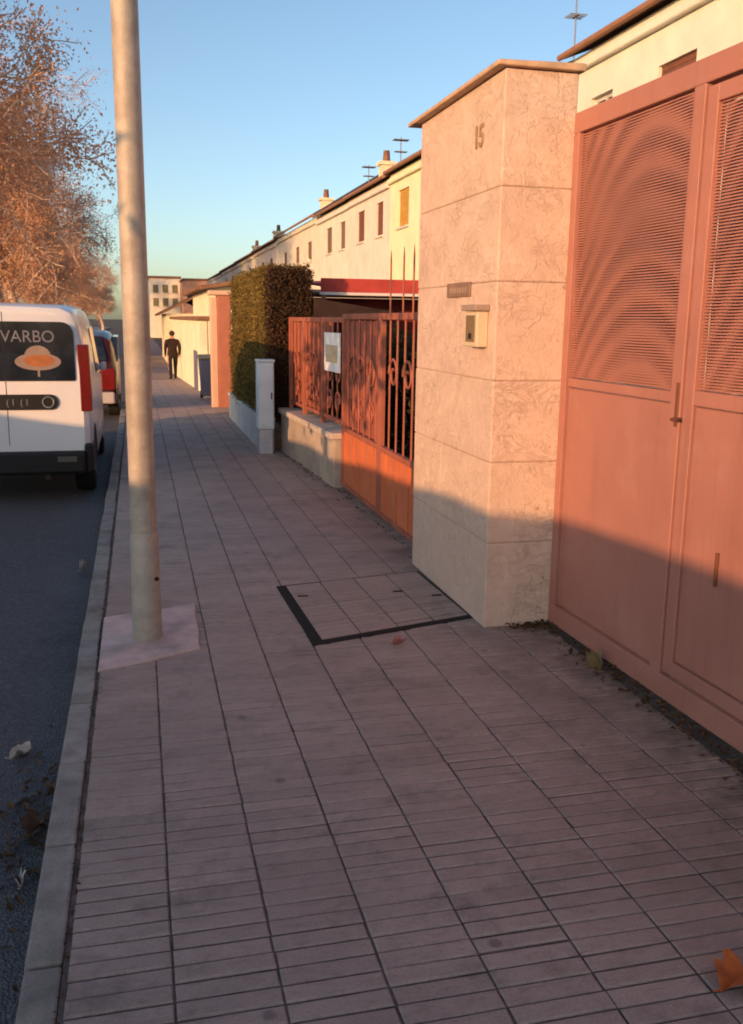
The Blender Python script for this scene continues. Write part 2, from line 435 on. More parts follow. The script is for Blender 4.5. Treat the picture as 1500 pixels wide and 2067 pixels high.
# pole footing slab
rs = random.Random(8); cs_ = [(-.232, 4.19), (.248, 4.40), (.262, 5.14), (-.232, 4.98)]; sp_ = []
for i in range(4):
    p, q = Vector(cs_[i]), Vector(cs_[(i + 1) % 4])
    for k in range(7):
        r = p.lerp(q, k / 7); j = .009 if k else .004
        sp_.append((max(-.234, r.x + rs.uniform(-j, j)) if i != 3 else r.x, r.y + rs.uniform(-j, j)))
fb = MB().prism(sp_, 'z', -.01, .011)
tag(fb.build('footing_slab', m_slab, bevel=.004), 'pinkish concrete patch around the foot of the grey street pole', 'concrete slab')

# street pole
t = thing('street_pole', 'tall slim grey metal pole rising from the pink concrete patch by the kerb', 'pole', (-.006, 4.61, 0))
px_, py_ = -.006, 4.61
MB().tube([(px_, py_, .54), (px_, py_, 3), (px_ , py_, 9.2)], [.0635, .0600, .048], 28).build('shaft', m_pole, t, smooth=40)
MB().tube([(px_, py_, .008), (px_, py_, .06), (px_, py_, .545), (px_, py_, .56)], [.0745, .0735, .0685, .0640], 28).build('base_sleeve', m_pole, t, smooth=40)
MB().tube([(px_ + .052, py_ - .055, .33), (px_ + .056, py_ - .062, .33)], .011, 10).build('bolt', m_iron, t)

# access cover in the pavement
t = thing('access_cover', 'tile-filled inspection cover with a dark frame gap beside the stone pillar', 'access cover', (1.2, 4.95, 0))
A, B_, C_, D_ = Vector((.80, 4.335)), Vector((1.745, 4.60)), Vector((1.72, 5.58)), Vector((.765, 5.41))
def lerp2(u, v): return (A * (1 - u) + B_ * u) * (1 - v) + (D_ * (1 - u) + C_ * u) * v
MB().prism([lerp2(0, 0), lerp2(1, 0), lerp2(1, 1), lerp2(0, 1)], 'z', -.01, .0052).build('frame', m_black, t)
tb = MB(); rq = random.Random(2)
U0, U1, V0, V1 = .058, .985, .044, .985
for i in range(4):
    for j in range(16):
        gu, gv_ = .006, (.006 if j % 4 else .010)
        u0, u1 = U0 + (U1 - U0) * i / 4 + gu * .5, U0 + (U1 - U0) * (i + 1) / 4 - gu * .5
        v0, v1 = V0 + (V1 - V0) * j / 16 + gv_ * .5, V0 + (V1 - V0) * (j + 1) / 16 - gv_ * .5
        tb.prism([lerp2(u0, v0), lerp2(u1, v0), lerp2(u1, v1), lerp2(u0, v1)], 'z', -.006, .0085 + rq.gauss(0, .0006))
tb.build('tile_inset', m_bar, t, bevel=.002)
for (u, v) in ((.12, .75), (.72, .62), (.93, .45)):
    p = lerp2(u, v); MB().box(p.x - .03, p.x + .03, p.y - .012, p.y + .012, .006, .0105).build('lifting_slot', m_black, t)

# ------------------------------------------------------------------ stone pillar with its fittings
t = thing('gate_pillar', 'broad sunlit stone pillar with a sloping cap between the two orange gates', 'pillar', (1.92, 5.1, 0))
sb = MB(); zc = [0, .465, .893, 1.31, 1.80, 2.25, 2.785]
yj = [None, 5.22, None, 4.98, 5.3, None]
for i in range(6):
    z0, z1 = zc[i] + .0014, zc[i + 1] - .0014
    cuts = [4.42, 5.78] if yj[i] is None else [4.42, yj[i], 5.78]
    for k in range(len(cuts) - 1):
        e = random.Random(i * 7 + k).uniform(-.002, .002)
        sb.box(1.735 + e, 2.116, cuts[k] + (.002 if k else e), cuts[k + 1] - (.002 if k < len(cuts) - 2 else 0), z0, z1)
sh = sb.build('shaft', m_stone, t, bevel=.007, seg=2)
MB().box(1.742, 2.11, 4.428, 5.772, 0, 2.78).build('mortar_core', M('mortar', (.46, .35, .27), .95, .2, 12, .3, 80), t)
cb = MB().prism([(1.685, 2.787), (2.135, 2.787), (2.135, 2.822), (1.685, 2.810)], 'y', 4.385, 5.92)
cb.build('cap', m_cap, t, bevel=.004)
m_num = M('house_number', (.32, .21, .13), .6, .15, 20, 0)
nb = text('house_number', '15', .155, m_num, t, (1.731, 4.745, 2.525), ROT_NX, .004, .92, .002)

t = thing('intercom_box', 'small cream intercom box under a hood on the stone pillar', 'intercom', (1.735, 4.62, 1.46))
MB().box(1.672, 1.733, 4.515, 4.70, 1.475, 1.655).build('housing', M('cream_plastic', (.62, .50, .34), .5, .08, 8, 0), t, bevel=.005)
MB().box(1.655, 1.7325, 4.50, 4.715, 1.657, 1.688).build('hood', M('hood_metal', (.32, .24, .19), .5, .1, 8, 0), t, bevel=.004)
MB().box(1.6685, 1.671, 4.545, 4.675, 1.50, 1.635).build('grille', M('grille_bronze', (.20, .14, .07), .5, .25, 60, .1, 90), t, bevel=.001)
MB().box(1.664, 1.6684, 4.585, 4.625, 1.515, 1.545).build('button', m_iron, t, bevel=.001)
t = thing('name_plaque', 'small brown strip plaque above the intercom box on the pillar', 'plaque', (1.735, 4.97, 1.74))
MB().box(1.722, 1.7325, 4.785, 5.165, 1.735, 1.812).build('plate', M('plaque_brown', (.24, .15, .11), .5, .2, 14, .1, 80), t, bevel=.003)
bb = MB()
for i in range(7): bb.box(1.7195, 1.7215, 4.83 + i * .042, 4.855 + i * .042, 1.757, 1.785)
bb.build('raised_marks', M('plaque_pale', (.36, .25, .18), .5, .1, 9, 0), t)

# ------------------------------------------------------------------ big orange gate
GX = 2.14
t = thing('driveway_gate', 'tall orange metal gate with slotted upper panels and plain lower sheets', 'gate', (GX, 3.2, 0)); t.rotation_euler = (0, 0, R_(1.8))
fb = MB()
fb.box(GX, GX + .06, 1.10, 4.4165, 2.505, 2.60)            # top beam
fb.box(GX, GX + .06, 1.10, 4.4165, .022, .125)             # bottom beam
fb.box(GX, GX + .06, 4.362, 4.4165, .125, 2.505)           # jamb
fb.box(GX, GX + .06, 3.362, 3.436, .125, 2.505)           # mullion
fb.box(GX, GX + .06, 1.10, 1.17, .125, 2.505)
fb.build('outer_frame', m_gate, t, bevel=.003)
# fixed half
p = MB(); p.box(GX + .012, GX + .045, 3.446, 4.358, 1.285, 1.330); p.build('mid_rail', m_gate, t, bevel=.003)
p = MB(); p.box(GX + .018, GX + .045, 3.446, 4.358, .133, 1.280); p.build('lower_panel', m_gate, t, bevel=.004)
q = MB(); q.add([(GX + .020, 3.44, 1.332), (GX + .020, 4.36, 1.332), (GX + .020, 4.36, 2.503), (GX + .020, 3.44, 2.503)], [(0, 1, 2, 3)])
q.build('slotted_panel', m_mesh_f, t, recalc=False)
q = MB(); q.add([(GX + .038, 3.44, 1.332), (GX + .038, 4.36, 1.332), (GX + .038, 4.36, 2.503), (GX + .038, 3.44, 2.503)], [(0, 1, 2, 3)])
q.build('inner_slotted_panel', m_mesh_b, t, recalc=False)
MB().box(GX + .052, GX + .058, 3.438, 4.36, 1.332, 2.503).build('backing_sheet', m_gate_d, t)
# door leaf
d = MB()
d.box(GX + .006, GX + .05, 3.286, 3.352, .140, 2.490); d.box(GX + .006, GX + .05, 1.18, 1.25, .140, 2.490)
d.box(GX + .006, GX + .05, 1.25, 3.286, 2.425, 2.490); d.box(GX + .006, GX + .05, 1.25, 3.286, .140, .200)
d.box(GX + .006, GX + .05, 1.25, 3.286, 1.285, 1.345)
leaf = d.build('door_frame', m_gate, t, bevel=.003)
MB().box(GX + .016, GX + .044, 1.255, 3.280, .206, 1.280).build('lower_panel', m_gate, t, bevel=.004)
q = MB(); q.add([(GX + .022, 1.25, 1.346), (GX + .022, 3.286, 1.346), (GX + .022, 3.286, 2.424), (GX + .022, 1.25, 2.424)], [(0, 1, 2, 3)])
q.build('slotted_panel', m_mesh_f, t, recalc=False)
q = MB(); q.add([(GX + .038, 1.25, 1.346), (GX + .038, 3.286, 1.346), (GX + .038, 3.286, 2.424), (GX + .038, 1.25, 2.424)], [(0, 1, 2, 3)])
q.build('inner_slotted_panel', m_mesh_b2, t, recalc=False)
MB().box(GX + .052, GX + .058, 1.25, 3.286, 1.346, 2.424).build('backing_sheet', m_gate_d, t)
hb = MB(); hb.box(GX - .006, GX - .001, 3.372, 3.392, 1.19, 1.37)
h_ = hb.build('lock_plate', M('rust_brown', (.16, .06, .03), .6, .2, 20, .1, 90), t, bevel=.002)
MB().tube([(GX - .002, 3.35, 1.225), (GX - .045, 3.35, 1.225), (GX - .045, 3.315, 1.225)],   .007, 8).build('handle', M('handle_brown', (.13, .055, .035), .5, .2, 20, 0), t, smooth=40)
MB().box(GX + .004, GX + .0155, 3.045, 3.060, .60, .735).build('bolt', M('bolt_brown', (.15, .06, .03), .6, .2, 20, 0), t, bevel=.002)

# ------------------------------------------------------------------ pedestrian gate and fence
FX = 1.87
t = thing('garden_gate', 'rusty orange double garden gate with bars just beyond the stone pillar', 'gate', (FX, 7.4, 0))
gfr = MB()
for (a, b) in ((5.80, 7.25), (7.27, 8.68)):
    gfr.box(FX, FX + .04, a, a + .05, .03, 1.66); gfr.box(FX, FX + .04, b - .05, b, .03, 1.66)
    gfr.box(FX, FX + .04, a + .05, b - .05, 1.61, 1.66); gfr.box(FX, FX + .04, a + .05, b - .05, .565, .61); gfr.box(FX, FX + .04, a + .05, b - .05, .03, .07)
gfr.build('frame', m_fence, t, bevel=.003)
for (a, b) in ((5.85, 7.20), (7.32, 8.63)):
    lp = MB(); lp.box(FX + .012, FX + .028, a, b, .071, .564)
    k = a + .2
    while k < b: lp.box(FX + .002, FX + .0118, k, k + .03, .072, .563); k += .33
    lp.build('lower_panel', M('gate_lower_paint', (.58, .17, .07), .5, .12, 4, .08, 90, stain=(.40, .10, .045), stain_amt=.5), t)
def bar(p0, p1, r, name='bar', parent=None, mat=None):
    return MB().tube([p0, p1], r, 6).build(name, mat or m_fence, parent, smooth=40)
yy = 5.95
while yy < 8.6:
    if not 7.18 < yy < 7.34:
        bar((FX + .02, yy, .612), (FX + .02, yy, 1.608), .0085, 'bar', t)
    yy += .21
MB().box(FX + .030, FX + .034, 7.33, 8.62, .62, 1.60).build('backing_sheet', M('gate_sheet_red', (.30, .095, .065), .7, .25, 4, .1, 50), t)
for yy in (6.40, 6.66, 7.02):
    s_ = MB().tube([(FX + .02, yy, 1.655), (FX + .02, yy, 2.06), (FX + .02, yy, 2.13)], [.007, .007, .0015], 6)
    s_.build('spear_tip', m_fence, t, smooth=40)
# scrolls
def scroll(cy, cz, r, x, sgn=1):
    pts = []
    for k in range(26):
        a = k / 25 * 2.6 * math.pi; rr_ = r * (1 - k / 34)
        pts.append((x, cy + sgn * rr_ * math.cos(a), cz + rr_ * math.sin(a)))
    return pts
for yy in (7.6, 7.95, 8.3):
    MB().tube(scroll(yy, 1.15, .15, FX + .02), .010, 6).build('scroll', m_fence, t, smooth=40)
    MB().tube(scroll(yy, .82, .12, FX + .02, -1), .010, 6).build('scroll', m_fence, t, smooth=40)
for yy in (6.1, 6.5, 6.9): MB().tube(scroll(yy, 1.2, .13, FX + .02), .010, 6).build('scroll', m_fence, t, smooth=40)

# low tan wall with railing (runs slightly towards the kerb)
def wx(y): return 1.80 - (y - 8.68) * .045
def slanted_box(b, y0, y1, off0, off1, z0, z1):
    v = []
    for z in (z0, z1):
        v += [(wx(y0) + off0, y0, z), (wx(y0) + off1, y0, z), (wx(y1) + off1, y1, z), (wx(y1) + off0, y1, z)]
    b.add(v, [(0, 3, 2, 1), (4, 5, 6, 7), (0, 1, 5, 4), (1, 2, 6, 5), (2, 3, 7, 6), (3, 0, 4, 7)])
t = thing('low_garden_wall', 'low worn tan wall carrying an orange railing before the hedge', 'wall', (1.75, 10, 0))
b = MB(); slanted_box(b, 8.70, 11.35, 0, .25, -.02, .47); b.build('wall_body', m_tan, t, bevel=.012, seg=2)
b = MB(); slanted_box(b, 8.69, 11.38, -.03, .28, .472, .535); b.build('coping', M('coping_pale', (.50, .43, .37), .9, .15, 5, .4, 60), t, bevel=.01, seg=2)
t = thing('garden_railing', 'rusty orange railing of bars and scrolls standing on the low tan wall', 'railing', (1.78, 10, .53))
b = MB()
for y in (8.72, 9.62, 10.52, 11.30):
    slanted_box(b, y, y + .05, .10, .15, .536, 1.63)
slanted_box(b, 8.77, 11.35, .11, .14, 1.58, 1.63); slanted_box(b, 8.77, 11.35, .11, .14, .60, .64)
b.build('frame', m_fence, t, bevel=.003)
y = 8.86
while y < 11.3:
    if min(abs(y - q) for q in (8.745, 9.645, 10.545)) > .05:
        bar((wx(y) + .125, y, .641), (wx(y) + .125, y, 1.579), .009, 'bar', t)
    y += .20
for y in (8.97, 9.3, 9.95, 10.25, 10.9):
    MB().tube(scroll(y, 1.1, .16, wx(y) + .105), .011, 6).build('scroll', m_fence, t, smooth=40)
    MB().tube(scroll(y, .8, .12, wx(y) + .105, -1), .011, 6).build('scroll', m_fence, t, smooth=40)
b = MB(); slanted_box(b, 9.68, 11.30, .145, .155, .645, 1.575)
b.build('backing_sheet', M('sheet_orange_brown', (.34, .105, .055), .7, .2, 4, .1, 50), t)
t = thing('notice_board', 'white rectangular notice fixed to the orange railing', 'sign', (1.76, 9.0, 1.1))
b = MB(); slanted_box(b, 8.80, 9.42, .076, .090, 1.10, 1.48); b.build('panel', M('notice_white', (.85, .82, .80), .7, .06, 5, 0), t, bevel=.002)
b = MB(); slanted_box(b, 8.88, 9.34, .0735, .0755, 1.19, 1.36); b.build('printed_block', M('notice_print', (.58, .46, .30), .7, .2, 9, 0), t)

# ------------------------------------------------------------------ leaf clouds
def leafquad(vs, fs, c, size, rnd, up=None):
    n = Vector((rnd.gauss(0, 1), rnd.gauss(0, 1), rnd.gauss(0, 1))).normalized() if up is None else up
    a = n.orthogonal().normalized(); a.rotate(Matrix.Rotation(rnd.uniform(0, 6.28), 3, n)); b = n.cross(a)
    l, w = size * rnd.uniform(.7, 1.3), size * rnd.uniform(.4, .65)
    o = len(vs)
    vs += [c - a * l * .5, c + b * w * .5 + n * size * .12, c + a * l * .5, c - b * w * .5 + n * size * .12]
    fs.append((o, o + 1, o + 2, o + 3))
def leaf_box(name, x0, x1, y0, y1, z0, z1, dens, size, mat, parent, rnd, rough=.05, skip=()):
    vs, fs = [], []
    faces = [('x', x0, y0, y1, z0, z1), ('x', x1, y0, y1, z0, z1), ('y', y0, x0, x1, z0, z1), ('y', y1, x0, x1, z0, z1), ('z', z1, x0, x1, y0, y1)]
    for fi, (ax, c, a0, a1, b0, b1) in enumerate(faces):
        if fi in skip: continue
        for _ in range(int(dens * (a1 - a0) * (b1 - b0))):
            a, b = rnd.uniform(a0, a1), rnd.uniform(b0, b1)
            d = rnd.gauss(0, rough) + (mnoise.noise(Vector((a * 2.2, b * 2.2, c))) * rough * 1.6)
            sg = 1 if c in (x1, y1, z1) else -1
            p = {'x': (c + sg * d, a, b), 'y': (a, c + sg * d, b), 'z': (a, b, c + d)}[ax]
            leafquad(vs, fs, Vector(p), size, rnd)
    return MB().add(vs, fs).build(name, mat, parent, recalc=False)

HX = 1.49
t = thing('clipped_hedge', 'tall square clipped hedge behind the white low wall, brown in the sun', 'hedge', (1.8, 13.3, .38))
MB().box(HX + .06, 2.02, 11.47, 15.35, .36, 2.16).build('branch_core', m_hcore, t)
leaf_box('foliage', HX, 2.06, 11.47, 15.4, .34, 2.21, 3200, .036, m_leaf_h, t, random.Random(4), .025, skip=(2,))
leaf_box('front_face', HX + .05, 2.06, 11.40, 11.46, .36, 2.20, 4200, .036, m_leaf_h2, t, random.Random(5), .02)  # darker brown leaves on the hedge end towards the camera
t = thing('white_low_wall', 'low whitewashed wall at the foot of the tall clipped hedge', 'wall', (1.5, 13.4, 0))
MB().box(1.43, 1.60, 11.36, 15.5, -.02, .37).build('wall_body', m_white, t, bevel=.012, seg=2)
MB().box(1.415, 1.615, 11.345, 15.515, .372, .41).build('coping', m_white, t, bevel=.008, seg=2)
t = thing('utility_cabinet', 'narrow grey metal utility cabinet standing against the hedge', 'cabinet', (1.5, 11.25, 0))
m_cab = M('cabinet_grey', (.66, .76, .80), .55, .12, 5, .06, 60)
MB().box(1.37, 1.565, 11.12, 11.33, .30, 1.10).build('housing', m_cab, t, bevel=.006)
MB().box(1.385, 1.55, 11.109, 11.118, .33, 1.06).build('door', m_cab, t, bevel=.003)
MB().box(1.36, 1.575, 11.10, 11.34, 1.102, 1.13).build('lid', m_cab, t, bevel=.006)
MB().box(1.385, 1.55, 11.13, 11.32, -.02, .298).build('plinth', M('plinth_grey', (.5, .5, .52), .9, .15, 8, .3, 60), t, bevel=.006)
MB().box(1.525, 1.538, 11.102, 11.1085, .66, .74).build('handle', m_iron, t)

# dark shrubs in the garden behind the bars
def blob_leaves(name, c, rad, n, size, mat, parent, rnd, shell=.55):
    vs, fs = [], []
    lobes = [(Vector((rnd.gauss(0, .35), rnd.gauss(0, .35), rnd.gauss(0, .3))), rnd.uniform(.45, .75)) for _ in range(9)]
    for _ in range(n):
        l, r = rnd.choice(lobes)
        d = Vector((rnd.gauss(0, 1), rnd.gauss(0, 1), rnd.gauss(0, 1))).normalized() * r * (rnd.random() ** shell)
        q = l + d
        p = Vector((c[0] + q.x * rad[0], c[1] + q.y * rad[1], max(.03, c[2] + q.z * rad[2])))
        leafquad(vs, fs, p, size, rnd)
    return MB().add(vs, fs).build(name, mat, parent, recalc=False)
sh_labels = ['dark leafy shrub behind the near leaf of the garden gate', 'dark bushy shrub behind the far leaf of the garden gate', 'dark shrub behind the railing with the white notice', 'dark shrub behind the end of the railing next to the hedge']
for i, (x, y, r, h) in enumerate(((2.75, 7.3, .6, 1.45), (2.6, 8.7, .6, 1.5), (2.5, 10.0, .6, 1.4), (2.5, 11.2, .5, 1.3))):
    t = thing('garden_shrub', sh_labels[i], 'shrub', (x, y, 0), 'dark shrubs in the garden behind the railings')
    blob_leaves('foliage', (x, y, h * .55), (r, r, h * .52), 5200, .075, m_leaf_g, t, random.Random(30 + i))
    b = MB()
    for k in range(5):
        a = k * 1.3; b.tube([(x, y, -.02), (x + .1 * math.cos(a), y + .1 * math.sin(a), h * .35), (x + .3 * math.cos(a), y + .3 * math.sin(a), h * .7)], [.02, .015, .006], 6)
    b.build('stems', m_bark, t)

# red awning and shed in the garden
t = thing('garden_awning', 'red fabric awning with a white edge above the garden railing', 'awning', (3.4, 11.9, 0))
m_awn = M('awning_red', (.42, .055, .045), .8, .2, 4, .1, 40)
MB().prism([(11.9, 2.02), (13.9, 2.14), (13.9, 2.17), (11.9, 2.05)], 'x', 2.28, 5.2).build('canopy', m_awn, t)
MB().box(2.28, 5.2, 11.885, 11.897, 1.955, 2.125).build('valance', m_awn, t)
MB().box(2.26, 5.22, 11.872, 11.898, 1.915, 1.952).build('edge_rail', M('awning_white', (.72, .62, .60), .6, .06, 6, 0), t, bevel=.004)
for x in (2.30, 3.7, 5.16):
    MB().box(x, x + .05, 11.90, 11.95, -.02, 1.912).build('post', m_fence, t)
t = thing('garden_shed', 'dark red garden outbuilding half hidden under the red awning', 'shed', (3.7, 13.5, 0))
MB().box(2.3, 5.2, 12.7, 15.4, -.02, 1.90).build('wall', M('shed_red', (.16, .022, .02), .85, .3, 3, .3, 30), t)
MB().prism([(12.6, 1.902), (15.6, 2.06), (15.6, 2.10), (12.6, 1.94)], 'x', 2.25, 5.25).build('roof', m_tile_r, t)
t = thing('lean_to_roof', 'small dark tiled lean-to roof beside the hedge end', 'roof', (2.2, 10.9, 0))
MB().prism([(2.10, 1.60), (3.1, 1.66), (3.1, 1.72), (2.10, 1.86)], 'y', 11.35, 11.85).build('roof_slab', M('dark_roof', (.035, .018, .014), .9, .3, 6, .3, 40), t)
MB().box(2.3, 2.36, 11.45, 11.51, -.02, 1.62).build('post', m_fence, t)
MB().box(2.95, 3.01, 11.45, 11.51, -.02, 1.66).build('post', m_fence, t)

# ------------------------------------------------------------------ further posts and walls along the pavement
m_opost = M('orange_post', (.38, .145, .095), .8, .14, 4, .3, 50)
m_cream = M('cream_wall', (.74, .68, .50), .9, .12, 3, .3, 40, stain=(.6, .52, .36), stain_amt=.4)
m_pinkc = M('pale_pink_render', (.60, .40, .29), .9, .1, 4, .3, 40)
t = thing('boundary_post', 'square orange gate post with a pale end beyond the hedge', 'post', (1.5, 17.6, G(17.5)))
MB().box(1.42, 1.66, 17.35, 17.75, -.04, 2.02).build('shaft', m_opost, t, bevel=.01)
MB().box(1.30, 1.418, 17.40, 17.70, -.04, 1.98).build('render_edge', m_pinkc, t, bevel=.01)
MB().box(1.27, 1.70, 17.31, 17.79, 2.022, 2.10).build('cap', m_pinkc, t, bevel=.01)
t = thing('cream_boundary_wall', 'cream garden wall with a grey door beyond the orange post', 'wall', (1.6, 27, G(27)))
b = MB(); g = G(26)
b.box(1.50, 1.75, 24.5, 44, -1.1, 1.55); b.build('wall_body', m_cream, t, bevel=.02)
MB().box(1.42, 1.83, 24.42, 44.1, 1.552, 1.66).build('coping', m_tile_r, t, bevel=.02)
MB().box(1.488, 1.499, 24.9, 26.6, -.32, .75).build('door', M('door_greyblue', (.13, .13, .19), .6, .12, 4, .1, 40), t, bevel=.003)
t = thing('carport', 'cream garage block with a tiled eave beyond the orange post', 'building', (3, 25, G(25)))
MB().box(1.76, 3.2, 24.5, 31, -1, 2.42).build('wall', m_cream, t)
MB().prism([(1.45, 2.30), (3.4, 2.60), (3.4, 2.70), (1.45, 2.40)], 'y', 24.2, 31.3).build('roof', m_tile_r, t)
t = thing('wheeled_bin', 'grey wheeled bin by the foot of the orange post', 'bin', (1.58, 20.5, G(20.5)))
g = G(20.5)
v = [(1.30, 20.25, g + .08), (1.72, 20.25, g + .08), (1.72, 20.75, g + .08), (1.30, 20.75, g + .08), (1.26, 20.2, g + .86), (1.76, 20.2, g + .86), (1.76, 20.8, g + .86), (1.26, 20.8, g + .86)]
m_bin = M('bin_plastic', (.22, .20, .25), .5, .1, 5, 0)
MB().add(v, [(0, 3, 2, 1), (4, 5, 6, 7), (0, 1, 5, 4), (1, 2, 6, 5), (2, 3, 7, 6), (3, 0, 4, 7)]).build('body', m_bin, t, bevel=.02)
MB().prism([(20.18, g + .862), (20.82, g + .862), (20.82, g + .93), (20.5, g + .96), (20.18, g + .90)], 'x', 1.24, 1.78).build('lid', M('bin_lid', (.36, .27, .16), .5, .1, 5, 0), t, bevel=.01)
for x in (1.29, 1.70): MB().tube([(x, 20.72, g + .09), (x + .05, 20.72, g + .09)], .09, 14).build('wheel', m_tyre, t)

# ------------------------------------------------------------------ terraced houses
def house(label, y0, y1, wall, wins, shutter, roofm, eave=6.2, xf=8.0, roof_rise=1.9, chim=(), band=True, gut=True, group='terraced houses along the street', base=-2.0):
    t = thing('terraced_house', label, 'house', (xf + 4, (y0 + y1) / 2, G((y0 + y1) / 2)), group)
    w = MB(); dpt = 9
    ws = sorted(wins)                                         # front wall built round its openings
    def front(za, zb, cuts):
        ya = y0
        for (a, b) in cuts:
            w.box(xf, xf + .3, ya, a, za, zb); ya = b
        w.box(xf, xf + .3, ya, y1, za, zb)
    levels = sorted(set([(a[2], a[3]) for a in ws]))
    z = base
    for (za, zb) in levels:
        if za > z: front(z, za, [])
        front(za, zb, [(a[0], a[1]) for a in ws if (a[2], a[3]) == (za, zb)]); z = zb
    front(z, eave - .05, [])
    w.box(xf + .3, xf + dpt, y0, y0 + .3, base, eave - .05); w.box(xf + .3, xf + dpt, y1 - .3, y1, base, eave - .05); w.box(xf + dpt - .3, xf + dpt, y0 + .3, y1 - .3, base, eave - .05)
    w.build('wall', wall, t)
    for (a, b, za, zb, sh) in ws:
        f = MB(); f.box(xf + .16, xf + .2, a, b, za, zb); f = f.build('window', m_glass, t)
        fr = MB(); fr.box(xf + .10, xf + .158, a, a + .07, za, zb); fr.box(xf + .10, xf + .158, b - .07, b, za, zb); fr.box(xf + .10, xf + .158, (a + b) / 2 - .03, (a + b) / 2 + .03, za, zb)
        fr.box(xf + .10, xf + .158, a + .07, (a + b) / 2 - .03, zb - .07, zb); fr.box(xf + .10, xf + .158, (a + b) / 2 + .03, b - .07, zb - .07, zb)
        fr.build('frame', m_white, f)
        if sh > 0:
            s_ = MB(); n = max(2, int((zb - za) * sh / .09))
            for i in range(n):
                zz = zb - (i + 1) * (zb - za) * sh / n
                s_.box(xf + .06, xf + .095, a + .01, b - .01, zz + .006, zz + (zb - za) * sh / n)
            s_.build('shutter', shutter, f)
        MB().box(xf - .06, xf + .1, a - .08, b + .08, za - .07, za - .002).build('sill', m_white, f)
    e = MB()
    rx = xf + dpt / 2
    e.prism([(xf - .16, eave - .02), (rx, eave + roof_rise - .1), (xf + dpt + .4, eave - .02), (xf + dpt + .4, eave + .10), (rx, eave + roof_rise + .05), (xf - .16, eave + .08)], 'y', y0 + .002, y1 - .002)
    e.build('roof', roofm, t)
    if band:
        MB().box(xf - .12, xf - .002, y0, y1, eave - .35, eave - .2).build('cornice', wall, t, bevel=.02)
    if gut:
        MB().tube([(xf - .22, y0 + .05, eave - .0), (xf - .22, y1 - .05, eave - .0)], .055, 8).build('gutter', M('gutter_' + str(int(y0 * 10)), (.30, .16, .10), .6, .1, 4, 0), t)
    for (cy, cx, cz, s) in chim:
        c = MB(); c.box(cx - s, cx + s, cy - s, cy + s, eave, cz); c.box(cx - s - .07, cx + s + .07, cy - s - .07, cy + s + .07, cz + .002, cz + .12)
        c = c.build('chimney', m_cream, t)
        MB().tube([(cx, cy, cz + .122), (cx, cy, cz + .5)], [.14, .11], 10).build('chimney_pot', m_tile_r, c)
    return t
m_h1 = M('render_cream', (.68, .68, .60), .9, .09, 1.5, .3, 20, stain=(.60, .56, .46), stain_amt=.3)
m_h2 = M('render_ivory', (.66, .63, .56), .9, .1, 1.5, .3, 20)
m_h3 = M('render_yellow', (.70, .70, .50), .9, .08, 1.5, .3, 20)
m_h4 = M('render_pink', (.66, .60, .56), .9, .1, 1.5, .3, 20)
m_h5 = M('render_pale', (.64, .63, .58), .9, .1, 1.5, .3, 20)
m_sh_b = M('shutter_brown', (.17, .07, .045), .7, .15, 6, .1, 30)
m_sh_y = M('shutter_ochre', (.46, .27, .06), .7, .15, 6, .1, 30)
m_sh_g = M('shutter_grey', (.19, .13, .09), .7, .15, 6, .1, 30)
house('cream terraced house directly above the tall orange gate', 8.2, 17.2, m_h1, [(12.9, 13.95, 4.35, 5.53, .25), (9.5, 10.6, 4.35, 5.53, .3), (15.4, 16.2, 4.35, 5.53, .0)], m_sh_b, m_tile_r, eave=6.42, chim=())
house('ivory terraced house mostly hidden behind the stone pillar', 17.2, 24.6, m_h2, [(19, 20, 4.4, 5.5, .5), (22, 23, 4.4, 5.5, .5)], m_sh_b, m_tile_r, eave=6.25)
house('bright yellow terraced house with an ochre shutter left of the pillar', 24.6, 30.0, m_h3, [(27.8, 29.0, 4.45, 5.55, 1.0), (25.3, 26.4, 4.45, 5.55, 1.0)], m_sh_y, m_tile_r, chim=())
house('pale pink terraced house with two brown shutters next to the yellow house', 30.0, 36.0, m_h4, [(30.85, 31.75, 4.40, 5.47, 1.0), (33.5, 34.6, 4.40, 5.47, .95)], m_sh_b, m_tile_r, chim=((33.2, 8.7, 6.95, .22),), eave=6.12)
house('pale terraced house with two narrow dark windows in mid row', 36.0, 42.5, m_h5, [(36.7, 37.7, 4.37, 5.41, 1.0), (39.3, 40.5, 4.37, 5.41, 1.0)], m_sh_g, m_tile_r, eave=6.1)
house('terraced house under the raised dark slate roof', 42.5, 55.0, m_h2, [(44, 45.2, 4.3, 5.2, .8), (47.5, 48.7, 4.3, 5.2, .8), (51.5, 52.7, 4.3, 5.2, .8)], m_sh_g, m_slate, eave=6.2, roof_rise=2.85, chim=((43.6, 8.6, 6.95, .24),))
house('far pink terraced house beyond the slate roof', 55.0, 66.0, m_h4, [(57, 58.4, 4.2, 5.2, .8), (61, 62.4, 4.2, 5.2, .8)], m_sh_b, m_tile_r, eave=6.1, chim=((60, 8.8, 6.9, .3),))
house('far cream terraced house third from the end of the row', 66.0, 78.0, m_h1, [(68, 69.4, 4.2, 5.2, .8), (73, 74.4, 4.2, 5.2, .8)], m_sh_b, m_tile_r, eave=6.05, chim=((71, 8.8, 6.8, .3),))
house('far yellowish terraced house second from the end of the row', 78.0, 92.0, m_h2, [(81, 82.4, 4.2, 5.2, .8), (87, 88.4, 4.2, 5.2, .8)], m_sh_b, m_tile_r, eave=6.0)
house('farthest terraced house closing the row', 92.0, 112.0, m_h1, [(96, 97.4, 4.0, 5.0, .8), (104, 105.4, 4.0, 5.0, .8)], m_sh_b, m_tile_r, eave=5.9)

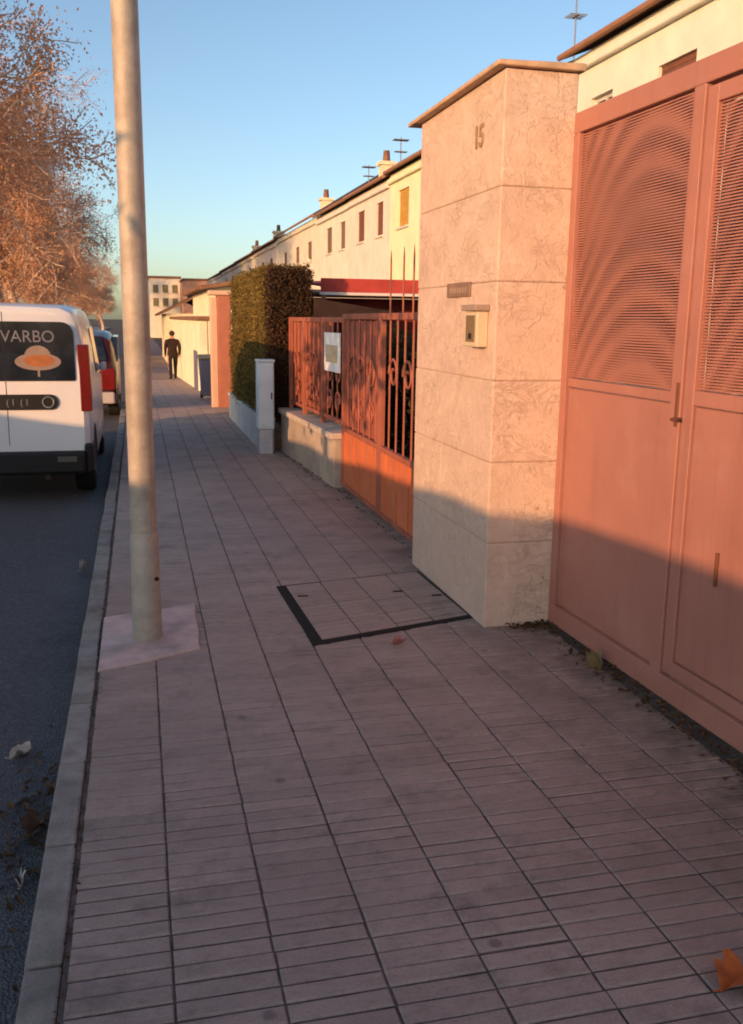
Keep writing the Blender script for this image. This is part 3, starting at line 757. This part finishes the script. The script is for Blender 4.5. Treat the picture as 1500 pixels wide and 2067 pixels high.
m_ant = M('aerial_haze_grey', (.22, .25, .30), .6, .1, 5, 0)  # lightened grey: distance haze put into the aerials' colour
def antenna(label, x, y, z0, h, w=.9):
    t = thing('tv_antenna', label, 'antenna', (x, y, z0), 'television aerials on the roofs')
    MB().tube([(x, y, z0), (x, y, z0 + h)], .018, 6).build('mast', m_ant, t)
    b = MB(); b.tube([(x, y - w / 2, z0 + h * .92), (x, y + w / 2, z0 + h * .92)], .02, 5)
    for k in range(6):
        yy = y - w / 2 + w * k / 5; b.tube([(x - .25, yy, z0 + h * .92), (x + .25, yy, z0 + h * .92)], .014, 5)
    b.build('aerial', m_ant, t)
    b = MB(); b.tube([(x, y - w / 3, z0 + h * .6), (x, y + w / 3, z0 + h * .6)], .02, 5)
    for k in range(4):
        yy = y - w / 3 + w * 2 / 3 * k / 3; b.tube([(x - .2, yy, z0 + h * .6), (x + .2, yy, z0 + h * .6)], .014, 5)
    b.build('lower_aerial', m_ant, t)
antenna('television aerial rising above the cap of the stone pillar', 9.6, 20.4, 6.9, 2.2, .45)
antenna('television aerial above the yellow house', 8.3, 29.9, 6.2, 1.1, .25)
antenna('television aerial above the pale pink house', 8.6, 35.4, 6.3, 1.0, .3)

# end-of-street buildings
t = thing('apartment_block', 'pale apartment block with small windows closing the far street', 'building', (4, 152, G(100)))
MB().box(2.0, 6.6, 150, 162, -2, 7.6).build('wall', m_h1, t)
for i in range(3):
    for k in range(2):
        x = 2.5 + i * 1.45; z = 3.4 + k * 2.0
        f = MB().box(x, x + .8, 149.93, 149.99, z, z + 1.2).build('window', M('far_window', (.16, .16, .09), .6, .2, 3, 0), t)
        MB().box(x - .1, x + .9, 149.8, 149.925, z - .14, z - .02).build('sill', m_white, f)
MB().box(1.8, 6.8, 149.7, 162.2, 7.602, 7.9).build('roof', m_tile_r, t)
t = thing('pink_block', 'low salmon pink building beside the far apartment block', 'building', (9, 142, G(100)))
MB().box(6.7, 10.2, 140, 152, -2, 7.0).build('wall', M('salmon_render', (.62, .33, .22), .9, .08, 2, .2, 10), t)
for x in (7.2, 8.7): MB().box(x, x + .9, 139.93, 139.99, 4.2, 5.4).build('window', m_glass, t)
MB().box(6.5, 10.4, 139.7, 152.2, 7.002, 7.25).build('roof', m_tile_r, t)
t = thing('tiled_bungalow', 'low tiled house roof beyond the walking person', 'house', (3.5, 72, G(72)))
MB().box(1.9, 5.6, 66, 78, -1.6, 1.9).build('wall', m_cream, t)
MB().prism([(1.4, 1.75), (3.75, 2.9), (6.1, 1.75), (6.1, 1.9), (3.75, 3.08), (1.4, 1.9)], 'y', 65.6, 78.4).build('roof', m_tile_r, t)

# ------------------------------------------------------------------ vehicles
def loft(stations):
    """stations: (y, half ring [(x,z)...] from bottom centre round to top centre)"""
    b = MB(); vs = []; n = None
    for y, h in stations:
        ring = [(x, y, z) for x, z in h] + [(-x, y, z) for x, z in reversed(h[1:-1])]
        n = len(ring); vs += ring
    fs = []
    for i in range(len(stations) - 1):
        for k in range(n): fs.append((i * n + k, i * n + (k + 1) % n, (i + 1) * n + (k + 1) % n, (i + 1) * n + k))
    fs += [tuple(range(n)), tuple(range((len(stations) - 1) * n, len(stations) * n))]
    return b.add(vs, fs)
def ring(w, zb, zt, belt):
    belt = min(belt, zt - .10)
    return [(0, zb), (w * .88, zb), (w - .02, zb + .04), (w, zb + .14), (w, belt * .7), (w - .005, belt), (w - .04, belt + (zt - belt) * .45), (w - .085, zt - (zt - belt) * .2), (w - .13, zt - .045), (w - .22, zt - .008), (w * .45, zt), (0, zt + .008)]
def shift(b, loc):
    b.v = [(v[0] + loc[0], v[1] + loc[1], v[2] + loc[2]) for v in b.v]; return b
def wheel(root, x, y, r, w=.19):
    sx = 1 if x > 0 else -1
    lx, ly, lz = ORG[root]
    b = MB(); n = 28; prof = [(0, r * .55), (0, r * .92), (.02, r), (w - .02, r), (w, r * .92), (w, r * .55)]
    vs = []; fs = []
    for k in range(n):
        a = 2 * math.pi * k / n
        for (dx, rr_) in prof: vs.append((lx + x - sx * dx, ly + y + rr_ * math.cos(a), lz + r + rr_ * math.sin(a)))
    m = len(prof)
    for k in range(n):
        for j in range(m - 1): fs.append((k * m + j, k * m + j + 1, ((k + 1) % n) * m + j + 1, ((k + 1) % n) * m + j))
    b.add(vs, fs); ty = b.build('wheel', m_tyre, root, smooth=40)
    b = MB().tube([(lx + x - sx * .03, ly + y, lz + r), (lx + x - sx * .10, ly + y, lz + r)], r * .58, 20)
    for k in range(5):
        a = k * 2 * math.pi / 5
        b.tube([(lx + x - sx * .02, ly + y, lz + r), (lx + x - sx * .02, ly + y + r * .5 * math.cos(a), lz + r + r * .5 * math.sin(a))], .03, 6)
    b.build('rim', m_rim, ty)

VX, VY, VZ = -1.31, 9.0, -.12
van = thing('delivery_van', 'white delivery van seen from behind with decals on its dark rear window', 'van', (VX, VY, VZ))
def V(b): return shift(b, (VX, VY, VZ))
w = .855
st = [(0.0, ring(w - .06, .44, 1.76, 1.1)), (.035, ring(w - .015, .42, 1.80, 1.1)), (.12, ring(w, .42, 1.82, 1.1)), (.45, ring(w, .26, 1.835, 1.1)), (1.4, ring(w, .24, 1.845, 1.08)), (2.35, ring(w, .24, 1.82, 1.06)), (2.75, ring(w, .24, 1.62, 1.04)), (3.25, ring(w - .005, .24, 1.16, 1.0)), (3.7, ring(w - .03, .25, 1.02, .9)), (3.98, ring(w - .10, .28, .86, .75)), (4.06, ring(w - .16, .34, .66, .55))]
V(loft(st)).build('body', m_van, van, smooth=32)
# rear doors: window, seams, lamps, handle strip
V(MB().prism(rrect(-.735, .74, 1.14, 1.672, .06, rs=(.02, .11, .11, .02)), 'y', -.014, .03)).build('rear_window', m_glass, van, bevel=.003)
sm = MB(); sm.box(.128, .134, -.002, .02, .55, 1.135); sm.box(.128, .134, -.002, .02, 1.66, 1.755)
V(sm).build('door_seam', m_black, van)
gap = MB().box(.125, .137, -.0165, -.0142, 1.145, 1.65); V(gap).build('window_divider', m_plastic, van)
hs = V(MB().prism(rrect(-.55, .575, .878, 1.018, .068), 'y', -.022, .02)).build('handle_strip', m_plastic, van, bevel=.004)
rg = MB(); pts = [(.49 + .048 * math.cos(a * math.pi / 12), -.026, .948 + .048 * math.sin(a * math.pi / 12)) for a in range(25)]
rg.tube(pts, .007, 6); V(rg).build('round_badge', m_chrome, hs)
text('strip_lettering', '( I  ( I', .085, m_decal, hs, (VX + .22, VY - .0245, VZ + .945), ROT_NY, .0015, 1.0)
text('window_lettering', 'IVARBO', .150, m_decal, van, (VX + .325, VY - .0165, VZ + 1.535), ROT_NY, .0012, .95)
lg = MB()
el = [(.42 + .20 * math.cos(k * math.pi / 16), 1.315 + .078 * math.sin(k * math.pi / 16)) for k in range(32)]
lg.prism(el, 'y', -.0158, -.0145)
dm = [(.42 + .115 * math.cos(k * math.pi / 16), 1.36 + .10 * math.sin(k * math.pi / 16)) for k in range(17)]
lg.prism(dm, 'y', -.0156, -.0146); lg.box(.413, .432, -.0156, -.0146, 1.18, 1.25)
lg = V(lg).build('hat_logo', m_decal_w, van)
el = [(.43 + .135 * math.cos(k * math.pi / 16), 1.325 + .055 * math.sin(k * math.pi / 16)) for k in range(32)]
V(MB().prism(el, 'y', -.0172, -.0162)).build('logo_centre', m_decal_o, lg)
for s in (-1, 1):
    pts = [(.775, .86), (.872, .86), (.872, 1.10), (.862, 1.47), (.765, 1.47), (.775, 1.18)]
    tl = MB()
    vs = []
    for (x, z) in pts: vs.append((s * x, -.012 if x < .8 else .004, z))
    for (x, z) in pts: vs.append((s * x, .17, z))
    tl.add(vs, [tuple(range(6)), tuple(range(11, 5, -1))] + [(i, i + 6, (i + 1) % 6 + 6, (i + 1) % 6) for i in range(6)])
    tl = V(tl).build('tail_light', m_red, van, bevel=.006)
bp = MB(); bp.box(-.80, .80, -.075, .10, .28, .495); V(bp).build('rear_bumper', m_plastic, van, bevel=.03, seg=2)
for s in (-1, 1): V(MB().box(*sorted((s * .79, s * .866)), -.02, .42, .28, .56)).build('bumper_corner', m_plastic, van, bevel=.02, seg=2)
V(MB().box(-.50, .02, -.012, .01, .64, .77)).build('number_plate', M('plate_greenish', (.30, .38, .36), .5, .12, 12, 0), van, bevel=.002)
for s in (-1, 1): V(MB().box(*sorted((s * .55, s * .72)), -.083, -.0765, .40, .45)).build('reflector', M('reflector_dull', (.10, .09, .08), .3, .1, 5, 0), van)
V(MB().box(-.30, .06, -.016, .01, 1.695, 1.725)).build('brake_light', m_red, van, bevel=.004)
ex = MB(); ex.tube([(.45, -.01, .25), (.45, .4, .25)], .03, 10); V(ex).build('exhaust', m_iron, van)
for s in (-1, 1):
    sw = MB().prism([(2.55, 1.10), (1.75, 1.12), (1.75, 1.60), (2.40, 1.62)], 'x', *sorted((s * .80, s * .860)))
    sw.v = [(s * (abs(q[0]) - (q[2] - 1.1) * .13), q[1], q[2]) for q in sw.v]
    V(sw).build('side_window', m_glass, van)
    V(MB().prism(rrect(1.55, 2.1, .0, .0, 0) and [(1.5, .33), (1.5, .37), (.95, .37), (.95, .33)], 'x', *sorted((s * .83, s * .862)))).build('side_trim', m_plastic, van)
    V(MB().box(*sorted((s * .86, s * .93)), 2.58, 2.66, 1.10, 1.20)).build('mirror', m_van, van, bevel=.025, seg=2)
    wheel(van, s * .845, .72, .305); wheel(van, s * .835, 3.32, .305)
    aw = MB(); pts = [(.72 + .37 * math.cos(a * math.pi / 12), .30 + .37 * math.sin(a * math.pi / 12)) for a in range(13)]
    aw.prism(pts, 'x', *sorted((s * .848, s * .858))); V(aw).build('wheel_arch', m_black, van)
ws_ = MB(); ws_.add([(-.70, 2.40, 1.80), (.70, 2.40, 1.80), (.76, 3.22, 1.20), (-.76, 3.22, 1.20)], [(0, 1, 2, 3)])
V(ws_).build('windscreen', m_glass, van)

CX, CY, CZ = -1.20, 16.6, -.12
car = thing('parked_hatchback', 'dark red hatchback with pale rear bumper parked ahead of the van', 'car', (CX, CY, CZ))
def Vc(b): return shift(b, (CX, CY, CZ))
w = .835
st = [(0, ring(w - .09, .34, .86, .7)), (.05, ring(w - .03, .28, .90, .75)), (.16, ring(w - .01, .22, .98, .85)), (.42, ring(w - .03, .2, 1.40, .9)), (.75, ring(w, .2, 1.475, .92)), (1.6, ring(w, .2, 1.49, .92)), (2.15, ring(w, .2, 1.40, .92)), (2.8, ring(w, .2, 1.0, .9)), (3.5, ring(w - .03, .2, .88, .8)), (3.85, ring(w - .14, .25, .66, .55))]
m_carw = M('car_red_paint', (.055, .010, .009), .3, .04, 3, 0, coat=.3)
Vc(loft(st)).build('body', m_carw, car, smooth=35)
rw = MB(); rw.add([(-.66, .135, .99), (.66, .135, .99), (.58, .395, 1.385), (-.58, .395, 1.385), (-.66, .185, .99), (.66, .185, .99), (.58, .445, 1.385), (-.58, .445, 1.385)], [(0, 1, 2, 3), (7, 6, 5, 4), (0, 4, 5, 1), (1, 5, 6, 2), (2, 6, 7, 3), (3, 7, 4, 0)])
Vc(rw).build('rear_window', m_glass, car, bevel=.004)
for s in (-1, 1):
    Vc(MB().prism([(s * .50, .50), (s * .79, .50), (s * .80, .86), (s * .58, .86)], 'y', -.02, .10)).build('tail_light', m_red, car, bevel=.01)
    Vc(MB().prism([(.75, .95), (1.9, .97), (1.6, 1.40), (.85, 1.38)], 'x', *sorted((s * .76, s * .838)))).build('side_window', m_glass, car)
    wheel(car, s * .825, .66, .295); wheel(car, s * .815, 3.05, .295)
Vc(MB().box(-.78, .78, -.05, .10, .26, .46)).build('rear_bumper', M('pale_bumper', (.42, .38, .37), .5, .08, 5, 0), car, bevel=.03, seg=2)
Vc(MB().box(-.26, .26, -.03, .03, .56, .67)).build('number_plate', m_plate, car, bevel=.002)

# ------------------------------------------------------------------ people
def person(label, loc, h, yaw, stride=.16):
    me = bpy.data.meshes.new('person')
    k = h / 1.75
    P = {'pel': (0, 0, .95), 'ab': (0, .01, 1.12), 'ch': (0, .02, 1.34), 'nk': (0, .03, 1.50), 'hd0': (0, .045, 1.58), 'hd': (0, .05, 1.66), 'tp': (0, .045, 1.73)}
    rad = {'pel': (.15, .115), 'ab': (.145, .11), 'ch': (.175, .115), 'nk': (.06, .06), 'hd0': (.068, .075), 'hd': (.078, .095), 'tp': (.05, .06)}
    E = [('pel', 'ab'), ('ab', 'ch'), ('ch', 'nk'), ('nk', 'hd0'), ('hd0', 'hd'), ('hd', 'tp')]
    for s, n in ((-1, 'l'), (1, 'r')):
        f = s * stride
        P.update({'hip' + n: (s * .10, 0, .88), 'kn' + n: (s * .105, f * .7 + .04, .49), 'an' + n: (s * .10, f * 1.1 - .02, .085), 'to' + n: (s * .115, f * 1.1 + .13, .04),
                  'sh' + n: (s * .185, .02, 1.41), 'el' + n: (s * .212, -f * .5 - .03, 1.13), 'wr' + n: (s * .20, -f * .8 + .08, .90), 'ha' + n: (s * .195, -f * .85 + .11, .81)})
        rad.update({'hip' + n: (.10, .10), 'kn' + n: (.065, .065), 'an' + n: (.045, .05), 'to' + n: (.042, .032), 'sh' + n: (.07, .07), 'el' + n: (.055, .055), 'wr' + n: (.034, .034), 'ha' + n: (.035, .028)})
        E += [('pel', 'hip' + n), ('hip' + n, 'kn' + n), ('kn' + n, 'an' + n), ('an' + n, 'to' + n), ('ch', 'sh' + n), ('sh' + n, 'el' + n), ('el' + n, 'wr' + n), ('wr' + n, 'ha' + n)]
    keys = list(P); idx = {q: i for i, q in enumerate(keys)}
    me.from_pydata([tuple(c * k for c in P[q]) for q in keys], [(idx[a], idx[b]) for a, b in E], [])
    o = bpy.data.objects.new('tmp_person', me); COL.objects.link(o)
    mo = o.modifiers.new('skin', 'SKIN'); mo.use_smooth_shade = True
    for i, q in enumerate(keys):
        sv = me.skin_vertices[0].data[i]; sv.radius = tuple(r * k for r in rad[q]); sv.use_root = (q == 'pel')
    ss = o.modifiers.new('sub', 'SUBSURF'); ss.levels = 2; ss.render_levels = 2
    dg = bpy.context.evaluated_depsgraph_get(); nm = bpy.data.meshes.new_from_object(o.evaluated_get(dg))
    bpy.data.objects.remove(o)
    for m_ in (m_cloth, m_trouser, m_skin, m_tyre): nm.materials.append(m_)
    for p in nm.polygons:
        z = p.center.z / k; x = abs(p.center.x) / k + .035
        p.material_index = 2 if z > 1.50 else (2 if (x > .19 and z < .90) else (3 if z < .09 else (1 if z < .86 else 0)))
    root = thing('person', label, 'person', loc); root.rotation_euler = (0, 0, yaw); root.scale = (1.15, 1.1, 1)
    b = bpy.data.objects.new('body', nm); COL.objects.link(b); b.parent = root; ORG[b] = ORG[root]
    hv = bmesh.new(); bmesh.ops.create_uvsphere(hv, u_segments=16, v_segments=10, radius=.1)
    for v in hv.verts: v.co = Vector((v.co.x * .92, v.co.y * 1.02 + .03, v.co.z * 1.05 + 1.685)) * k
    bmesh.ops.delete(hv, geom=[v for v in hv.verts if v.co.z < 1.60 * k or (v.co.y > .075 * k and v.co.z < 1.70 * k)], context='VERTS')
    hm = bpy.data.meshes.new('hair'); hv.to_mesh(hm); hv.free(); hm.materials.append(m_hair)
    for p in hm.polygons: p.use_smooth = True
    ho = bpy.data.objects.new('hair', hm); COL.objects.link(ho); ho.parent = root; ORG[ho] = ORG[root]
    for s in (-1, 1):
        eb = bmesh.new(); bmesh.ops.create_uvsphere(eb, u_segments=8, v_segments=6, radius=.013 * k)
        for v in eb.verts: v.co += Vector((s * .032, .142, 1.655)) * k
        em = bpy.data.meshes.new('eye'); eb.to_mesh(em); eb.free(); em.materials.append(m_black)
        eo = bpy.data.objects.new('eye', em); COL.objects.link(eo); eo.parent = root; ORG[eo] = ORG[root]
    return root
person('person in dark jacket and trousers walking along the pavement', (1.19, 34.5, G(34.5)), 1.70, R_(8))

# ------------------------------------------------------------------ trees
def tree_mesh(seed, H, spread, nleaf, leafsize):
    rnd = random.Random(seed); wood = MB(); tips = []; vs = []; fs = []
    def grow(p, d, L, r, lvl):
        pts = [p]; rs = [r]; q = p.copy(); dd = d.copy(); n = 4
        for i in range(n):
            dd = (dd + Vector((rnd.gauss(0, .13), rnd.gauss(0, .13), rnd.gauss(0, .08) + (.05 if lvl < 3 else -.02)))).normalized()
            q = q + dd * L / n; pts.append(q.copy()); rs.append(max(.017, r * (1 - .45 * (i + 1) / n)))
            if lvl >= 3: tips.append((q.copy(), lvl))
        wood.tube(pts, rs, 7 if lvl < 2 else (5 if lvl < 3 else 3), cap=False)
        if lvl >= 5: return
        nb = (5, 4, 4, 4, 4)[lvl]
        for k in range(nb):
            fr = rnd.uniform(.35, 1.0) if lvl else rnd.uniform(.30, 1.0)
            i = min(n - 1, int(fr * n)); base = pts[i].lerp(pts[i + 1], fr * n - i)
            az = rnd.uniform(0, 6.28) + k * 2.4; tilt = R_(rnd.uniform(30, 68)) if lvl else R_(rnd.uniform(28, 60))
            ax = dd.orthogonal().normalized(); ax.rotate(Matrix.Rotation(az, 3, dd)); nd_ = dd.copy(); nd_.rotate(Matrix.Rotation(tilt, 3, ax))
            nd_ = Vector((nd_.x * spread, nd_.y * spread, nd_.z)).normalized()
            grow(base, nd_, L * rnd.uniform(.55, .78), rs[i + 1] * rnd.uniform(.5, .7), lvl + 1)
    grow(Vector((0, 0, -.3)), Vector((0, 0, 1)), H * .40, H * .026, 0)
    zmax = max(p.z for p, l in tips)
    for _ in range(nleaf):
        p, l = rnd.choice(tips)
        hfrac = p.z / zmax
        if rnd.random() < max(0, (hfrac - .50)) * 1.35: continue                     # upper twigs nearly bare
        c = p + Vector((rnd.gauss(0, .26), rnd.gauss(0, .26), rnd.gauss(0, .26) - .08))
        leafquad(vs, fs, c, leafsize, rnd)
    return wood, MB().add(vs, fs)
protos = []
tr_labels = ['tall tree with brown leaves, nearest of the roadside row', 'brown-leaved roadside tree, second nearest in the row', 'brown-leaved roadside tree, third in the row', 'brown-leaved roadside tree, fourth in the row', 'brown-leaved roadside tree, fifth in the row', 'brown-leaved roadside tree, sixth in the row', 'brown-leaved roadside tree, seventh in the row', 'brown-leaved roadside tree, eighth in the row', 'brown-leaved roadside tree, ninth in the row', 'brown-leaved tree standing across the far end of the road', 'small brown-leaved tree farthest down, just behind the grey pole']
spots = [(-11.0, 44, 1.62), (-12.2, 60, 1.35), (-12.0, 69, 1.28), (-11.8, 80, 1.25), (-12.0, 93, 1.25), (-12.0, 108, 1.25), (-12.2, 124, 1.2), (-13, 147, 1.25), (-13.5, 166, 1.3), (-9.6, 186, 1.0), (-7.0, 205, .8)]
for i, (x, y, s) in enumerate(spots):
    if i < 2:
        wd, lf = tree_mesh(50 + i, 17.5, 1.0, 66000, .118)
        t = thing('plane_tree', tr_labels[i], 'tree', (x, y, G(y)), 'brown-leaved trees lining the far side of the road')
        ORG[t] = Vector((0, 0, 0))
        tk = wd.build('trunk', m_bark, t, smooth=60, recalc=False); lf.build('crown', m_leaf_t, t, recalc=False)
        protos.append(t)
    else:
        t = copy_tree(protos[i % 2]); t['label'] = tr_labels[i]
    t.location = (x, y, G(y)); t.rotation_euler = (0, 0, i * 1.7); t.scale = (s, s, s)

# unseen wall added to shade road and pavement, top shaped to the shadow line
rb = random.Random(9)
t = thing('shade_casting_wall', 'unseen long wall added across the road to cast the shade', 'wall', (-9.5, -10, 0))
WH = 2.66
b = MB(); y = -30.0
prof = []
while y < 6.9:
    kn = [(-40, 2.86), (-7.6, 2.83), (-5.7, 2.76), (-5.3, 2.70), (-3.9, 2.57), (1.7, 2.22), (9, 2.05)]
    for (ya, ha), (yb, hb_) in zip(kn, kn[1:]):
        if ya <= y <= yb: h = ha + (hb_ - ha) * (y - ya) / (yb - ya)
    h += .022 * math.sin(y * 1.1) + .018 * math.sin(y * 2.7 + 1)
    prof.append((y, h)); y += .25
poly = [(-30, -.2)] + [(6.8, -.2)] + list(reversed(prof))
b.prism(poly, 'x', -9.6, -9.35); b.build('wall_body', m_tan, t)

t = thing('shade_casting_tree', 'unseen bushy brown tree added to shade the garden gate and railing', 'tree', (-7.0, 1.4, 0))  # out-of-view tree added so its crown dapples the gate and railing
MB().tube([(-7, 1.4, -.1), (-6.95, 1.45, 1.2), (-7, 1.4, 2.6)], [.11, .09, .05], 10).build('trunk', m_bark, t, smooth=50)
blob_leaves('crown', (-7.0, 1.35, 3.15), (1.2, 2.05, 1.25), 1500, .17, m_leaf_t, t, random.Random(77), .5)

# ------------------------------------------------------------------ fallen leaves and litter
def leaf_obj(name, label, loc, size, mat, yaw, curl, cat='leaf', group=None, seed=0):
    rnd = random.Random(seed); b = MB(); n = 18; vs = [(0, 0, 0)]
    for k in range(n):
        a = 2 * math.pi * k / n
        r = size * (.55 + .25 * abs(math.sin(a * 2.5)) + rnd.uniform(-.06, .06)) * (1.0 if abs(math.cos(a)) > .5 else .75)
        x, y_ = r * math.cos(a), r * math.sin(a)
        vs.append((x, y_, curl * (x * x * .8 + abs(y_) * .6) + rnd.uniform(0, .012)))
    fs = [(0, 1 + k, 1 + (k + 1) % n) for k in range(n)]
    b.add(vs, fs)
    b.tube([(-size * .6, 0, .004), (-size * 1.05, .01, .012)], .0025, 5)
    cs, sn = math.cos(yaw), math.sin(yaw)
    b.v = [(loc[0] + v[0] * cs - v[1] * sn, loc[1] + v[0] * sn + v[1] * cs, loc[2] + v[2] + .004) for v in b.v]
    o = b.build(name, mat, loc=loc, recalc=False, smooth=50); return tag(o, label, cat, group)
m_lo = M('leaf_orange', (.42, .115, .03), .7, .3, 30, .2, 60)
m_lp = M('leaf_pale', (.40, .34, .30), .8, .2, 30, .2, 60)
m_lb = M('leaf_brown', (.13, .055, .025), .8, .3, 30, .2, 60)
leaf_obj('fallen_leaf', 'curled orange leaf at the bottom right corner of the pavement', (1.385, 1.735, 0), .085, m_lo, .5, 1.2, seed=1)
leaf_obj('fallen_leaf', 'pale dry leaf lying on the asphalt near the kerb', (-.505, 3.62, -.12), .06, m_lp, .3, 2, seed=2)
leaf_obj('fallen_leaf', 'brown leaf beside the kerb on the asphalt below the pale one', (-.40, 3.05, -.12), .06, m_lb, 1.2, 2, seed=3)
leaf_obj('fallen_leaf', 'small whitish scrap of leaf on the dark asphalt near the bottom left', (-.415, 2.73, -.12), .03, m_lp, 2, 4, seed=4)
leaf_obj('fallen_leaf', 'yellow brown leaf lying against the foot of the orange gate', (2.03, 3.74, 0), .05, M('leaf_olive', (.17, .12, .05), .8, .3, 30, .2, 60), 2.2, 5, seed=5)
leaf_obj('fallen_leaf', 'reddish leaf scrap at the near edge of the inspection cover', (1.22, 4.26, 0), .045, M('leaf_red', (.40, .17, .15), .8, .3, 30, .2, 60), .2, 2, seed=6)
leaf_obj('fallen_leaf', 'small pale leaf on the road far beside the kerb', (-.42, 6.45, -.12), .05, m_lp, .9, 4, seed=8)
lit = MB(); rl = random.Random(21); vs = []; fs = []
for _ in range(420):
    y = rl.uniform(2.2, 4.41); x = 2.13 - abs(rl.gauss(0, .05 + .03 * (y > 3.4)))
    leafquad(vs, fs, Vector((x, y, .006 + rl.random() * .02)), rl.uniform(.015, .045), rl, Vector((rl.gauss(0, .4), rl.gauss(0, .4), 1)).normalized())
for _ in range(160):
    leafquad(vs, fs, Vector((rl.gauss(2.0, .07), 4.40 - abs(rl.gauss(0, .05)), .006 + rl.random() * .025)), rl.uniform(.015, .04), rl, Vector((rl.gauss(0, .4), rl.gauss(0, .4), 1)).normalized())
for _ in range(170):
    y = rl.uniform(5.9, 11.5); x = (1.86 if y < 8.6 else wx(y)) - abs(rl.gauss(0, .06)) - .01
    leafquad(vs, fs, Vector((x, y, .006 + rl.random() * .02)), rl.uniform(.015, .045), rl, Vector((rl.gauss(0, .4), rl.gauss(0, .4), 1)).normalized())
for _ in range(160):
    y = rl.gauss(3.0, .28); leafquad(vs, fs, Vector((-.36 - abs(rl.gauss(0, .09)), y, -.112 + rl.random() * .015)), rl.uniform(.015, .05), rl, Vector((rl.gauss(0, .4), rl.gauss(0, .4), 1)).normalized())
for _ in range(260):
    y = rl.uniform(1.6, 6); leafquad(vs, fs, Vector((-.236 + rl.gauss(0, .007), y, -.002 + rl.random() * .006)), rl.uniform(.008, .02), rl, Vector((rl.gauss(0, .4), rl.gauss(0, .4), 1)).normalized())
lit.add(vs, fs)
tag(lit.build('leaf_litter', m_litter, recalc=False), 'dry leaf litter gathered along the gate, wall foot and kerb', 'leaf litter', kind='stuff')
